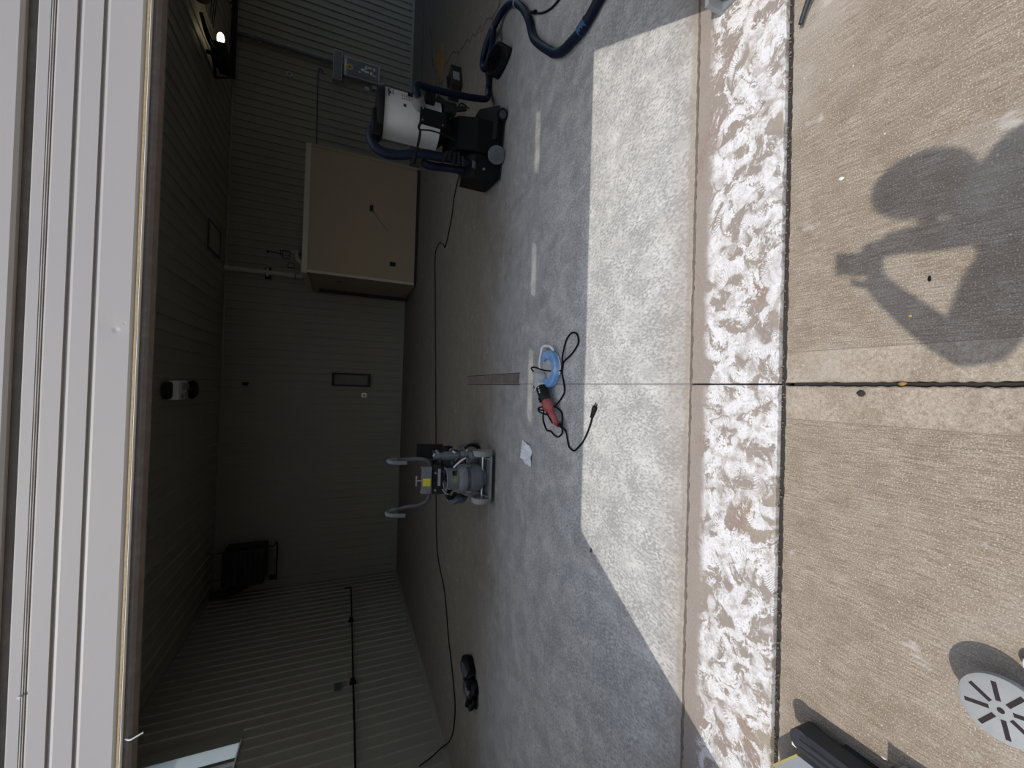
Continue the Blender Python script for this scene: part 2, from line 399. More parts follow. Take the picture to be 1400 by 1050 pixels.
for i in range(npl):
    y = YB - (i + 1) * LW
    if y + LW > WY0 + 0.02 and y < WY1 - 0.02 and y > 5.2:
        left_panel(meWa, y, 0.05); 
    else:
        left_panel(meW, y, 0.05)
# right wall, front wall, ceiling
bm = new(); RY0, RY1, RZ1 = 6.0, 11.95, 4.1            # unseen open doorway, added to light the back corner
for (y0, y1, z0, z1) in ((YF, RY0, -0.15, ZC + 0.15), (RY1, YB + 0.17, -0.15, ZC + 0.15), (RY0, RY1, RZ1, ZC + 0.15)):
    box(bm, (XR + 0.08, (y0 + y1) / 2, (z0 + z1) / 2), (0.12, y1 - y0, z1 - z0))
wr = struct(obj('wall_right', bm, LINER))
bm = new()
DX0, DX1, DZ1 = -1.735, 1.735, 4.36
EX0, EX1, EZ1 = 9.0, 12.2, 3.0
Y0, Y1 = 1.04, YF
for (x0, x1, z0, z1) in ((XL - 0.14, DX0, -0.02, ZC + 0.2), (DX0, DX1, DZ1, ZC + 0.2), (DX1, EX0, -0.02, ZC + 0.2), (EX0, EX1, EZ1, ZC + 0.2), (EX1, XR + 0.14, -0.02, ZC + 0.2)):
    box(bm, ((x0 + x1) / 2, (Y0 + Y1) / 2, (z0 + z1) / 2), (x1 - x0, Y1 - Y0, z1 - z0))
struct(obj('wall_front', bm, EXTW))
# unseen translucent roof light, added to brighten the bay behind the door
SK0, SK1, SKY0, SKY1 = XL + 1 * LW, XL + 13 * LW, 1.26, 5.10
bm = new(); zc = ZC + 0.09
for (x0, x1, y0, y1) in ((XL - 0.15, SK0, YF - 0.15, YB + 0.15), (SK1, XR + 0.15, YF - 0.15, YB + 0.15), (SK0, SK1, YF - 0.15, SKY0), (SK0, SK1, SKY1, YB + 0.15)):
    box(bm, ((x0 + x1) / 2, (y0 + y1) / 2, zc), (x1 - x0, y1 - y0, 0.12))
cl = struct(obj('ceiling', bm, CEIL))
meC = liner_mesh(YB - YF, CEIL, 'liner_panel', ribs=3, depth=0.024); meC2 = liner_mesh(YB - SKY1, CEIL, 'liner_panel', ribs=3, depth=0.024)
TOC = Matrix(((-1, 0, 0, 0), (0, 0, 1, 0), (0, 1, 0, 0), (0, 0, 0, 1)))
ncl = int((XR - XL) / LW) + 1
lay(cl, meC, ncl, lambda i: Matrix.Translation((XL + i * LW + LW, YF, ZC)) @ TOC, range(1, 13))
lay(cl, meC2, 13, lambda i: Matrix.Translation((XL + i * LW + LW, SKY1, ZC)) @ TOC, (0,))
w2 = struct(bpy.data.objects.new('added_roof_light', None)); COL.objects.link(w2)
SKYP = mat_pane('added_roof_sheet', (1.0, 0.98, 0.95), 0.0)
for i in range(12):
    b = new(); x0 = SK0 + i * LW
    v = [b.verts.new(q) for q in ((x0 - 0.02, SKY0 - 0.05, ZC + 0.16), (x0 + LW + 0.02, SKY0 - 0.05, ZC + 0.166), (x0 + LW + 0.02, SKY1 + 0.05, ZC + 0.166), (x0 - 0.02, SKY1 + 0.05, ZC + 0.16))]
    b.faces.new(v); obj('added_roof_sheet', b, SKYP, w2)
# trims where walls meet the ceiling and floor
struct(bxo('trim_1', ((XL + XR) / 2, YB - 0.035, ZC - 0.04), (XR - XL - 0.02, 0.03, 0.05), LINER))
struct(bxo('trim_2', (XL + 0.035, (YF + YB) / 2, ZC - 0.035), (0.03, YB - YF - 0.1, 0.05), LINER))
struct(bxo('baseboard_back', ((XL + XR) / 2, YB - 0.030, 0.035), (XR - XL - 0.02, 0.022, 0.07), LINER))
struct(bxo('baseboard_left', (XL + 0.030, (YF + YB) / 2, 0.035), (0.022, YB - YF - 0.1, 0.07), LINER))

# floor: sub base + slabs with saw cut joints
def slab(name, x0, x1, y0, y1, z1, mat, parent, rough=(), th=0.1, chamfer=0.004, jit=0.004, step=0.02):
    """a slab whose listed edges ('x0','x1','y0','y1') are slightly chipped"""
    top = []
    def run(a, b, n): return [a + (b - a) * i / n for i in range(n)]
    def J(s): return rnd.uniform(0, jit) if s in rough else 0
    n = max(1, int((x1 - x0) / step)) if 'y0' in rough else 1
    top += [(x, y0 + J('y0')) for x in run(x0, x1, n)]
    n = max(1, int((y1 - y0) / step)) if 'x1' in rough else 1
    top += [(x1 - J('x1'), y) for y in run(y0, y1, n)]
    n = max(1, int((x1 - x0) / step)) if 'y1' in rough else 1
    top += [(x, y1 - J('y1')) for x in run(x1, x0, n)]
    n = max(1, int((y1 - y0) / step)) if 'x0' in rough else 1
    top += [(x0 + J('x0'), y) for y in run(y1, y0, n)]
    bm = new(); cx, cy = (x0 + x1) / 2, (y0 + y1) / 2
    T = [bm.verts.new((x - math.copysign(chamfer, x - cx), y - math.copysign(chamfer, y - cy), z1)) for x, y in top]
    Mv = [bm.verts.new((x, y, z1 - chamfer)) for x, y in top]
    Bv = [bm.verts.new((x, y, z1 - th)) for x, y in top]
    n = len(top)
    for i in range(n):
        j = (i + 1) % n
        bm.faces.new((T[i], T[j], Mv[j], Mv[i])); bm.faces.new((Mv[i], Mv[j], Bv[j], Bv[i]))
    bm.faces.new(T); bm.faces.new(Bv[::-1])
    return obj(name, bm, mat, parent)
fl = struct(bxo('floor', ((XL + XR) / 2, 6.6, -0.19), (XR - XL + 0.3, 11.2, 0.14), DARKGAP))
JX = 0.05
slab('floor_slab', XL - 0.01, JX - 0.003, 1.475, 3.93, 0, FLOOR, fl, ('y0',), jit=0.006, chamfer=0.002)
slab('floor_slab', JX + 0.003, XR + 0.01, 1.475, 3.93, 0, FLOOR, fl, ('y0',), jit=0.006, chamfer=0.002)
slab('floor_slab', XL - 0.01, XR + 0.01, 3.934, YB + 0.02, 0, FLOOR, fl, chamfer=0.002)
slab('threshold_slab', -1.9, JX - 0.003, 1.04, 1.468, 0, SILL, fl, ('y0', 'y1'), jit=0.007)
slab('threshold_slab', JX + 0.003, 2.6, 1.04, 1.468, 0, SILL, fl, ('y0', 'y1'), jit=0.007)
bxo('joint_filler', (JX, 2.70, -0.006), (0.006, 2.45, 0.012), FILLER, fl); bxo('joint_filler', (4.3, 3.932, -0.006), (19.3, 0.004, 0.012), FILLER, fl)
# brown strip left in the slab beyond the joint, with a saw line on each side
PATCH = plain('brown_coating', (0.12, 0.095, 0.082), 0.8, scale=9, dust=0.6, dustc=(0.2, 0.18, 0.16))
pb = bxo('coating_patch', (0.10, 4.42, 0.0008), (0.095, 1.75, 0.0016), PATCH, fl, label='dark brown strip of old coating between two saw lines')
for x in (0.045, 0.155): bxo('saw_line', (x, 4.43, 0.0008), (0.009, 1.80, 0.0016), DARKGAP, fl)
bxo('control_joint', (9.7, 10.25, 0.0008), (8.5, 0.028, 0.0016), DARKGAP, fl)
# cracks by the right end, one with orange foam bleeding out of it
CRACK = plain('crack_rust', (0.06, 0.035, 0.02), 0.95, scale=30)
def crack(pts, w, n=5, amp=0.05):
    bm = new(); P = cat([(x, y, 0.001) for x, y in pts], n)
    P = [p + Vector((rnd.uniform(-amp, amp), rnd.uniform(-amp, amp), 0)) for p in P]
    for a, b in zip(P, P[1:]):
        d = (b - a).normalized(); s = Vector((-d.y, d.x, 0)) * w * rnd.uniform(0.4, 1.2)
        v = [bm.verts.new(q) for q in (a - s, a + s, b + s, b - s)]; bm.faces.new(v)
        v2 = [bm.verts.new(q.co - Vector((0, 0, 0.001))) for q in v]
        bm.faces.new(v2[::-1])
        for i in range(4): bm.faces.new((v[i], v2[i], v2[(i + 1) % 4], v[(i + 1) % 4]))
    return obj('floor_crack', bm, CRACK, fl)
crack([(6.15, 7.9), (5.9, 7.1), (5.5, 6.4), (5.23, 5.85), (4.85, 5.12), (4.5, 4.4)], 0.011)
crack([(4.62, 4.7), (4.45, 4.72), (4.25, 4.75)], 0.012, amp=0.02); crack([(4.6, 4.45), (4.35, 4.7), (4.15, 4.72)], 0.011, amp=0.02)
crack([(8.2, 9.2), (7.4, 8.9), (6.8, 8.6), (6.4, 8.2)], 0.02); crack([(6.5, 8.6), (6.1, 8.0), (5.7, 7.7), (5.3, 8.2)], 0.02, amp=0.08)
crack([(5.9, 9.3), (5.4, 9.1), (4.6, 9.2)], 0.02)
FOAM = plain('orange_foam', (0.26, 0.15, 0.03), 0.9, var=0.5, scale=20)
bm = new()
for i in range(42):
    t = rnd.random(); x = 6.05 + t * 0.72 + rnd.gauss(0, 0.02); y = 7.7 + t * 0.35 + rnd.gauss(0, 0.13)
    bmesh.ops.create_icosphere(bm, subdivisions=1, radius=rnd.uniform(0.03, 0.07), matrix=Matrix.Translation((x, y, 0.0)) @ Matrix.Diagonal((1.5, 1, 0.35, 1)))
obj('crack_foam', bm, FOAM, fl, smooth=True, label='orange foam bleeding from the crack')

# driveway
dv = struct(bxo('driveway', (0.5, -2.5, -0.20), (13, 7.1, 0.14), DARKGAP))
slab('driveway_slab', -6, JX - 0.005, -6, 1.024, -0.012, DRIVE, dv, ('x1', 'y1'), jit=0.005, step=0.015)
slab('driveway_slab', JX + 0.005, 7, -6, 1.024, -0.012, DRIVE, dv, ('x0', 'y1'), jit=0.005, step=0.015)
struct(bxo('ground', (2, -12, -0.33), (90, 94, 0.1), plain('yard_gravel', (0.22, 0.20, 0.165), 0.95, scale=5)))
struct(bxo('bounce_apron', (19.2, 9.0, -0.14), (10.0, 9.0, 0.28), plain('added_apron', (0.46, 0.45, 0.43), 0.9, scale=3)))  # pale apron, unseen, added to bounce light through the right doorway
# grit packed in the gap along the strip: nobody could count it
bm = new()
for i in range(240):
    x = rnd.uniform(-1.55, 2.2); y = 1.031 + rnd.gauss(0, 0.004); r = rnd.uniform(0.0015, 0.0045)
    bmesh.ops.create_icosphere(bm, subdivisions=1, radius=r, matrix=Matrix.Translation((x, y, -0.010)) @ Matrix.Rotation(rnd.random() * 6, 4, 'X'))
bxo('joint_dirt', (0.35, 1.0315, -0.035), (4.3, 0.018, 0.03), DARKGAP, fl)
gr = obj('grit', bm, plain('grit', (0.16, 0.13, 0.10), 0.95, var=0.7, scale=90)); gr['kind'] = 'stuff'
bxo('joint_dirt', (JX, -2.2, -0.045), (0.012, 6.4, 0.03), DARKGAP, dv); bxo('joint_filler', (0.35, 1.4715, -0.012), (4.3, 0.012, 0.016), plain('joint_tan', (0.14, 0.115, 0.09), 0.95, var=0.6, scale=60), fl)
tag(gr, 'loose tan grit packed in the gap beside the white-marked strip', 'grit')

# ------------------------------------------------------------------ the overhead door, half open
dr = struct(bpy.data.objects.new('door_1', None)); COL.objects.link(dr); dr.location = (0, 1.3, 2.0)
def dz(name, bm, mat, par=None, **k):
    o = obj(name, bm, mat, **k); o.parent = par or dr
    if par is None: o.matrix_parent_inverse = Matrix.Translation((0, -1.3, -2.0))
    return o
DW = 1.86
def section(z0, z1, grooves, Yf=1.30, th=0.045):
    """outer face towards -Y, pressed grooves: steep shaded upper flank, sloping lower flank"""
    prof = [(Yf + th, z0), (Yf + 0.006, z0), (Yf, z0 + 0.006)]
    for g in sorted(grooves):
        prof += [(Yf, g - 0.011), (Yf + 0.0055, g - 0.0015), (Yf + 0.008, g + 0.001), (Yf + 0.008, g + 0.0025), (Yf, g + 0.0025)]
    prof += [(Yf, z1 - 0.006), (Yf + 0.006, z1), (Yf + th, z1)]
    bm = new(); prism(bm, prof, 'X', -DW, DW); return bm
# the lowest visible section: face 2.04..2.20, then the rolled meeting rail up to 2.235
bm = section(2.046, 2.213, [2.124, 2.172]); dz('door_section', bm, DOOR)
bm = new(); prism(bm, [(1.345, 2.2145), (1.308, 2.2145), (1.3045, 2.2155), (1.3085, 2.2190), (1.3055, 2.2200), (1.3085, 2.2235), (1.3065, 2.2240), (1.3065, 2.243), (1.310, 2.247), (1.345, 2.247)], 'X', -DW, DW)
dz('meeting_rail', bm, DOOR)
bm = new(); prism(bm, [(1.345, 2.2475), (1.317, 2.2475), (1.317, 2.2665), (1.345, 2.2665)], 'X', -DW, DW); dz('section_gap', bm, SEALB)
zs = [2.267, 2.78, 3.30, 3.95]
dz('door_section', section(zs[0], zs[1] - 0.004, [2.43, 2.60]), DOOR)
dz('door_section', section(zs[1], zs[2] - 0.004, [2.95, 3.13]), DOOR)
# section with three windows
WZa, WZb = 3.50, 3.76
bm = new(); spans = [(-1.40, -0.74), (-0.27, 0.22), (0.85, 1.43)]
xs = [-DW] + [v for s in spans for v in s] + [DW]
box(bm, (0, 1.3225, (3.30 + WZa) / 2), (2 * DW, 0.045, WZa - 3.30)); box(bm, (0, 1.3225, (WZb + 3.95) / 2), (2 * DW, 0.045, 3.95 - WZb))
for a, b in zip(xs[0::2], xs[1::2]): box(bm, ((a + b) / 2, 1.3225, (WZa + WZb) / 2), (b - a, 0.045, WZb - WZa))
ws = dz('door_section', bm, DOOR)
PANE = mat_pane('dusty_pane', (0.93, 0.92, 0.90), 0.85)
for a, b in spans: dz('window_pane', (lambda q: (box(q, ((a + b) / 2, 1.3225, (WZa + WZb) / 2), (b - a, 0.004, WZb - WZa)), q)[1])(new()), PANE, ws)
# the upper part has rolled back under the ceiling
for i in range(3):
    bm = new(); box(bm, (0, 1.42 + i * 0.53 + 0.26, 4.22), (2 * DW, 0.52, 0.045)); dz('door_section', bm, DOOR)
bm = new(); tube(bm, [(-DW, 1.3225, 3.95), (-DW + 0.001, 1.33, 4.10), (-DW + 0.002, 1.42, 4.22)], 0.01, 6); dz('hinge_cable', bm, STEEL)
bm = new(); prism(bm, [(1.30, 3.955), (1.345, 3.955), (1.375, 4.12), (1.44, 4.195), (1.41, 4.24), (1.33, 4.15)], 'X', -DW, DW); dz('door_section', bm, DOOR)
# bottom: retainer channel and rubber seal
bm = new(); prism(bm, [(1.310, 2.0455), (1.301, 2.0435), (1.301, 2.0385), (1.345, 2.0385), (1.345, 2.0455)], 'X', -DW, DW); dz('seal_retainer', bm, GOLD)
bm = new(); prism(bm, [(1.302, 2.038), (1.294, 2.0340), (1.299, 2.0325), (1.345, 2.0325), (1.345, 2.038)], 'X', -DW, DW); dz('retainer_lip', bm, WHT)
bm = new(); prism(bm, [(1.304, 2.0325), (1.301, 2.022), (1.305, 2.015), (1.322, 2.012), (1.338, 2.015), (1.345, 2.0325)], 'X', -DW, DW); dz('bottom_seal', bm, SEALB)
b = new(); cyl(b, (-0.748, 1.296, 2.2215), (-0.748, 1.303, 2.2215), 0.0035, seg=10); dz('rivet', b, STEEL)
b = new(); tube(b, [(-0.905, 1.302, 2.028), (-0.906, 1.297, 2.016), (-0.902, 1.298, 2.004), (-0.898, 1.301, 1.992)], 0.002, 6); dz('cable_tie', b, WHT, label='white tie caught in the seal')
# side tracks of the door
for sx in (-1, 1):
    bm = new(); x = sx * 1.80
    box(bm, (x, 1.245, 2.1), (0.05, 0.045, 4.14)); box(bm, (x + sx * 0.03, 1.30, 2.1), (0.012, 0.10, 4.14)); dz('door_track', bm, GALV)
bm = new(); box(bm, (1.775, 1.335, 0.05), (0.05, 0.02, 0.10)); box(bm, (1.79, 1.30, 0.006), (0.07, 0.09, 0.012)); dz('track_foot', bm, GALV)

# unseen second overhead door, added ajar further right to let light in
d2 = struct(bpy.data.objects.new('added_door', None)); COL.objects.link(d2); d2.location = (10.6, 1.3, 0.7)
for z0, z1 in ((2.05, 2.5), (2.504, 3.02)):
    bm = new(); prism(bm, [(1.235, z0), (1.28, z0), (1.28, z1), (1.235, z1)], 'X', EX0 - 0.05, EX1 + 0.05)
    o = obj('door_section', bm, DOOR, d2); o.matrix_parent_inverse = Matrix.Translation((-10.6, -1.3, -0.7))

# window in the left wall
w1 = struct(bpy.data.objects.new('window_1', None)); COL.objects.link(w1)
FROST = mat_pane('frosted_pane', (0.62, 0.66, 0.66), 0.12)
def wpart(name, c, s, mat):
    return bxo(name, c, s, mat, w1)
wpart('window_pane', (XL - 0.01, (WY1 + 6.74) / 2, (WZ0 + WZ1) / 2), (0.008, WY1 - 6.74, WZ1 - WZ0), FROST)
wpart('window_mullion', (XL - 0.005, 6.71, (WZ0 + WZ1) / 2), (0.05, 0.05, WZ1 - WZ0), plain('mullion_grey', (0.12, 0.12, 0.115), 0.5))
wpart('window_mullion', (XL + 0.005, 6.655, (WZ0 + WZ1) / 2), (0.04, 0.03, WZ1 - WZ0), WHT)
wpart('window_pane', (XL - 0.01, (WY0 + 6.64) / 2, (WZ0 + WZ1) / 2), (0.008, 6.64 - WY0, WZ1 - WZ0), mat_pane('grimy_pane', (0.30, 0.33, 0.34), 0.2))
wpart('window_sill', (XL + 0.01, (WY0 + WY1) / 2, WZ0 - 0.012), (0.05, WY1 - WY0, 0.02), WHT)

# ------------------------------------------------------------------ things on the back wall and the ceiling
ycl = YB - 0.025
# beige closet
t = thing('storage_closet', 'large beige boxed-in closet with pale top trim against the back wall', 'closet', (3.88, 11.0, 0))
bm = new()
x0, x1, y0, y1, zt = 2.48 - 3.88, 5.32 - 3.88, -1.0, 1.02, 2.40
box(bm, (0, (y0 + y1) / 2, zt / 2 + 0.02), (x1 - x0, y1 - y0, zt - 0.04)); obj('body', bm, BEIGE, t)
bxo('top_trim', (0, (y0 + y1) / 2, zt + 0.055), (x1 - x0 + 0.06, y1 - y0 + 0.03, 0.11), BEIGET, t)
bxo('corner_trim', (x0 + 0.01, y0 - 0.006, zt / 2), (0.06, 0.012, zt), BEIGET, t)
bxo('corner_trim', (x1 - 0.01, y0 - 0.006, zt / 2), (0.06, 0.012, zt), BEIGE, t)
bxo('bottom_rail', (0, y0 - 0.008, 0.04), (x1 - x0, 0.014, 0.06), HEAT, t)
bxo('outlet', (-0.98, y0 - 0.012, 0.58), (0.10, 0.02, 0.13), BLK, t)
o = bxo('junction_box', (0.27, y0 - 0.012, 1.10), (0.13, 0.02, 0.08), BLKD, t)
b = new(); tube(b, [(0.24, y0 - 0.006, 1.08), (0.0, y0 - 0.004, 0.9), (-0.2, y0 - 0.004, 0.72)], 0.006, 6); obj('wire', b, DGREY, t)
bxo('vent_cap', (x0 - 0.012, -0.45, 1.75), (0.02, 0.09, 0.09), BLKD, t); bxo('outlet', (x0 - 0.012, -0.2, 0.55), (0.02, 0.08, 0.12), DGREY, t)
bxo('side_post', (x0 - 0.045, 0.62, 1.12), (0.09, 0.10, 2.24), HEAT, t)

# breaker panel
t = thing('breaker_panel', 'grey electrical panel with yellow warning label on the back wall', 'electrical panel', (8.75, ycl, 1.5))
bxo('panel_box', (-0.02, -0.06, -0.12), (0.52, 0.14, 0.94), GALV, t, bev=0.008)
bxo('panel_door', (-0.02, -0.137, -0.14), (0.44, 0.012, 0.82), GREYM, t)
YELR = plain('label_yellow_ring', (0.50, 0.36, 0.03), 0.6)
b = new(); cyl(b, (-0.04, -0.144, 0.20), (-0.04, -0.148, 0.20), 0.085, seg=24); obj('warning_label', b, YELR, t, label='round yellow warning label')
b = new(); cyl(b, (-0.04, -0.149, 0.20), (-0.04, -0.151, 0.20), 0.045, seg=20); obj('label_centre', b, GREYM, t)
bxo('label_strip', (-0.03, -0.147, 0.305), (0.30, 0.006, 0.025), WHT, t)
for i, (x, z, w, h) in enumerate([(-0.11, -0.06, .05, .05), (-0.02, -0.14, .06, .10), (0.06, -0.22, .10, .06), (-0.05, -0.24, .05, .10), (0.08, -0.32, .05, .10), (-0.06, -0.36, .09, .06), (0.07, -0.43, .09, .05), (-0.10, -0.45, .03, .08)]):
    bxo('breaker_switch', (x, -0.150, z), (w, 0.014, h), WHT if i % 2 else STEEL, t)
bxo('gutter_box', (-0.10, -0.08, 0.50), (0.80, 0.18, 0.24), GALV, t, bev=0.01, label='wide grey wiring gutter')
bxo('gutter_lid', (-0.10, -0.174, 0.50), (0.74, 0.01, 0.19), GREYM, t)
t = thing('conduit', 'thin vertical conduit from the ceiling down to the electrical panel', 'conduit', (8.8, ycl, 2.1))
b = new(); cyl(b, (-0.03, -0.05, 0.025), (-0.03, -0.05, 2.30), 0.055, seg=14); obj('pipe', b, GREYM, t, smooth=True)
for z in (1.1, 1.75): bxo('clamp', (-0.03, -0.03, z), (0.17, 0.06, 0.05), GALV, t)
t = thing('junction_box', 'small round junction box beside the conduit, up the back wall', 'electrical box', (8.1, ycl, 3.15))
b = new(); cyl(b, (0, 0, 0), (0, -0.05, 0), 0.07, seg=16); obj('box_body', b, GALV, t); b = new(); cyl(b, (0, -0.051, 0), (0, -0.06, 0), 0.03, seg=12); obj('cover_plug', b, DGREY, t)
b = new(); tube(b, [(8.42, ycl - 0.03, 2.35), (8.5, ycl - 0.03, 2.44), (8.40, ycl - 0.03, 2.475), (8.1, ycl - 0.03, 2.475), (6.2, ycl - 0.03, 2.455), (5.2, ycl - 0.03, 2.45)], 0.016, 8); b2 = b
tag(obj('wall_cable', b2, DGREY, smooth=True), 'thin dark cable running along the wall from panel to closet', 'cable')
for i, (x, z, l) in enumerate(((8.30, 1.24, 'small grey switch box below the electrical panel, the higher one'), (8.395, 1.04, 'small grey switch box below the electrical panel, the lower one'))):
    t = thing('switch_box', l, 'electrical box', (x, ycl, z)); bxo('box', (0, -0.04, 0), (0.11, 0.08, 0.12), GALV, t, bev=0.01)
    bxo('switch_lever', (0, -0.088, 0.01), (0.02, 0.016, 0.05), STEEL, t)
# drain pipe beside the closet
t = thing('drain_pipe', 'off-white vertical pipe from the ceiling with elbow and valve by the closet', 'pipe', (2.80, ycl, 2.6))
b = new(); tube(b, [(0, -0.09, 1.80), (0, -0.09, 1.0), (0, -0.09, 0.3), (0.0, -0.09, 0.14), (0.05, -0.09, 0.06), (0.16, -0.09, 0.07), (0.30, -0.09, 0.07), (0.36, -0.10, 0.11)], 0.062, 14); obj('pipe', b, PIPEM, t, smooth=True)
b = new(); cyl(b, (0, -0.09, 0.24), (0, -0.09, 0.36), 0.072, seg=16); obj('coupling', b, PIPEM, t)
b = new(); cyl(b, (0, -0.09, 0.22), (0, -0.09, 0.245), 0.078, seg=16); obj('clamp_ring', b, DGREY, t)
for dx in (-0.10, 0.10): bxo('bracket', (dx, -0.04, 0.86), (0.09, 0.08, 0.13), BLK, t)
bxo('bracket_strap', (0, -0.155, 0.86), (0.22, 0.01, 0.05), PIPEM, t)
vo = Vector((0.35, 0, 0.18))
b = new(); tube(b, [(0.0, -0.12, -0.05), (0.12, -0.12, 0.02), (0.24, -0.12, 0.04), (0.32, -0.12, 0.0)], 0.06, 12); obj('valve_body', b, PIPEM, t, smooth=True).location = vo
b = new(); cyl(b, (0.26, -0.12, 0.06), (0.26, -0.12, 0.18), 0.075, 0.05, seg=14); obj('bonnet', b, GALV, t).location = vo
def frame(b, x, z, w, h, y=-0.10, r=0.012):
    for a in (-1, 1): box(b, (x + a * w / 2, y, z), (r, r, h)); box(b, (x, y, z + a * h / 2), (w, r, r))
b = new(); frame(b, 0.18, 0.28, 0.20, 0.16); frame(b, -0.08, 0.16, 0.12, 0.14); frame(b, 0.20, 0.30, 0.12, 0.22, -0.14); obj('bracket_frame', b, BLK, t).location = vo
b = new(); cyl(b, (0.18, -0.10, 0.36), (0.20, -0.10, 0.70), 0.012, seg=8); cyl(b, (0.19, -0.11, 0.70), (0.19, -0.09, 0.70), 0.03, seg=10); obj('stem_rod', b, BLK, t).location = vo
# dark framed meter on the back wall
t = thing('wall_cabinet', 'tall narrow dark framed cabinet mounted mid back wall', 'cabinet', (0.12, ycl, 1.38))
bxo('frame', (0, -0.05, 0), (0.36, 0.10, 0.98), HEAT, t, bev=0.01)
bxo('glass_front', (0, -0.103, 0.0), (0.26, 0.008, 0.86), plain('dark_glass', (0.02, 0.022, 0.02), 0.25), t)
bxo('latch', (-0.07, -0.115, -0.02), (0.04, 0.02, 0.07), BLK, t)
t = thing('wall_switch', 'small square light switch near the dark wall cabinet', 'switch', (-0.30, ycl, 1.03))
bxo('plate', (0, -0.012, 0), (0.12, 0.02, 0.13), STEEL, t); bxo('toggle', (0, -0.027, 0), (0.05, 0.016, 0.06), DGREY, t)
t = thing('wall_hook', 'small black hook high on the middle of the back wall', 'hook', (-0.07, ycl, 3.85))
b = new(); tube(b, [(0, 0, 0.03), (0, -0.06, 0.04), (0, -0.09, -0.02), (0.02, -0.07, -0.06)], 0.016, 8); obj('hook', b, BLK, t); bxo('plate', (0, -0.01, 0.03), (0.08, 0.02, 0.12), BLK, t)
# unit heater in the far left corner
t = thing('unit_heater', 'big black unit heater hanging in the far left ceiling corner', 'heater', (-4.55, 11.45, 3.62))
b = new(); box(b, (0.12, 0.05, 0), (0.84, 0.62, 0.86), bev=0.03); obj('casing', b, HEAT, t)
for i in range(7): bxo('louvre', (0.12, -0.275, -0.30 + i * 0.10), (0.70, 0.05, 0.012), plain('louvre_brown', (0.018, 0.013, 0.011), 0.6) if i == 0 else bpy.data.materials['louvre_brown'], t, rot=Matrix.Rotation(R(30), 3, 'X'))
b = new(); cyl(b, (-0.45, 0.2, 0.0), (-0.62, 0.2, 0.40), 0.09, seg=14); cyl(b, (-0.62, 0.2, 0.38), (-0.62, 0.2, 0.74), 0.09, seg=14); obj('flue', b, HEAT, t)
for a in (-0.2, 0.44): 
    b = new(); cyl(b, (a, 0.05, 0.43), (a, 0.05, 0.775), 0.012, seg=8); obj('hanger_rod', b, HEAT, t)
b = new(); tube(b, [(0.50, 0.0, -0.44), (0.50, 0.0, -0.58), (0.46, 0.3, -0.62), (-0.1, 0.35, -0.62), (-0.5, 0.35, -0.62)], 0.018, 8); obj('gas_pipe', b, BLK, t)
bxo('gas_valve', (-0.42, 0.35, -0.55), (0.10, 0.08, 0.16), BLK, t)
# access panel in the ceiling
t = thing('access_panel', 'square hatch panel in the ceiling close to the back wall', 'hatch', (3.20, 11.05, ZC - 0.03))
bxo('panel', (0, 0, 0), (0.56, 0.80, 0.012), CEIL, t)
b = new()
for a in (-1, 1): box(b, (a * 0.30, 0, -0.004), (0.035, 0.88, 0.03)); box(b, (0, a * 0.425, -0.004), (0.6, 0.035, 0.03))
obj('panel_frame', b, DGREY, t)
# white sensor / fixture on the ceiling
t = thing('ceiling_sensor', 'white bracketed sensor unit with a dark round base under the ceiling', 'sensor', (-0.20, 9.1, ZC - 0.025))
bxo('housing', (0, -0.12, -0.09), (0.34, 0.42, 0.14), WHT, t, bev=0.015)
for i, (x, y, w, d) in enumerate(((-0.09, 0.0, .12, .1), (0.07, -0.2, .14, .12), (0.08, 0.02, .1, .14), (-0.1, -0.24, .08, .12))): bxo('terminal', (x, y, -0.175), (w, d, 0.03), STEEL, t)
b = new(); cyl(b, (0, -0.44, 0), (0, -0.44, -0.08), 0.15, seg=20); obj('base', b, BLKD, t)
b = new(); cyl(b, (0, 0.08, -0.06), (0, 0.72, -0.05), 0.03, seg=10); obj('arm', b, DGREY, t)
b = new(); lathe(b, [(0.0, 0.0), (0.16, 0.0), (0.19, -0.06), (0.14, -0.12), (0.0, -0.13)], 20, Matrix.Translation((0, 0.75, -0.0))); obj('round_head', b, BLK, t, smooth=True)
b = new(); cyl(b, (0, 0.88, -0.04), (0, 1.05, -0.04), 0.07, seg=14); obj('lens_ring', b, GALV, t)

# rail with the work light
t = thing('hanging_rail', 'long black angle-iron rail with triangular end bracket under the ceiling', 'rail', (8.3, 11.55, ZC - 0.10))
bxo('rail', (0.55, 0, 0.0), (3.1, 0.05, 0.06), BLK, t); bxo('rail_web', (0.55, 0.03, -0.035), (3.1, 0.012, 0.10), BLK, t)
b = new(); a_, b_, c_ = Vector((-1.0, 0.0, 0.0)), Vector((-1.70, -1.05, 0.0)), Vector((-1.55, -0.85, 0.03))
tube(b, [(-1.0, 0, 0), (-1.85, -1.2, -0.02)], 0.028, 6, smooth=False); tube(b, [(-1.85, -1.2, -0.02), (-1.55, -1.35, -0.01)], 0.028, 6, smooth=False); tube(b, [(-1.55, -1.35, -0.01), (-1.0, 0, 0)], 0.02, 6, smooth=False); obj('end_bracket', b, BLK, t)
for i, x in enumerate((-0.6, 0.8)):
    b = new(); cyl(b, (x, 0, 0.03), (x, 0, 0.075), 0.02, seg=8); obj('hanger', b, BLK, t)
for y in (-1.6, -1.45, -1.35):
    b = new(); tube(b, [(-0.9, y, 0.01), (0.4, y + 0.1, -0.02), (2.0, y + 0.05, 0.02)], 0.008, 6); obj('wire', b, BLK, t)
LAMP = mat_emit('lamp_glow', (1.0, 0.87, 0.58), 6.0)
t = thing('work_light', 'black twin-head work light with one glowing lamp under the ceiling', 'lamp', (6.75, 10.0, 4.15))
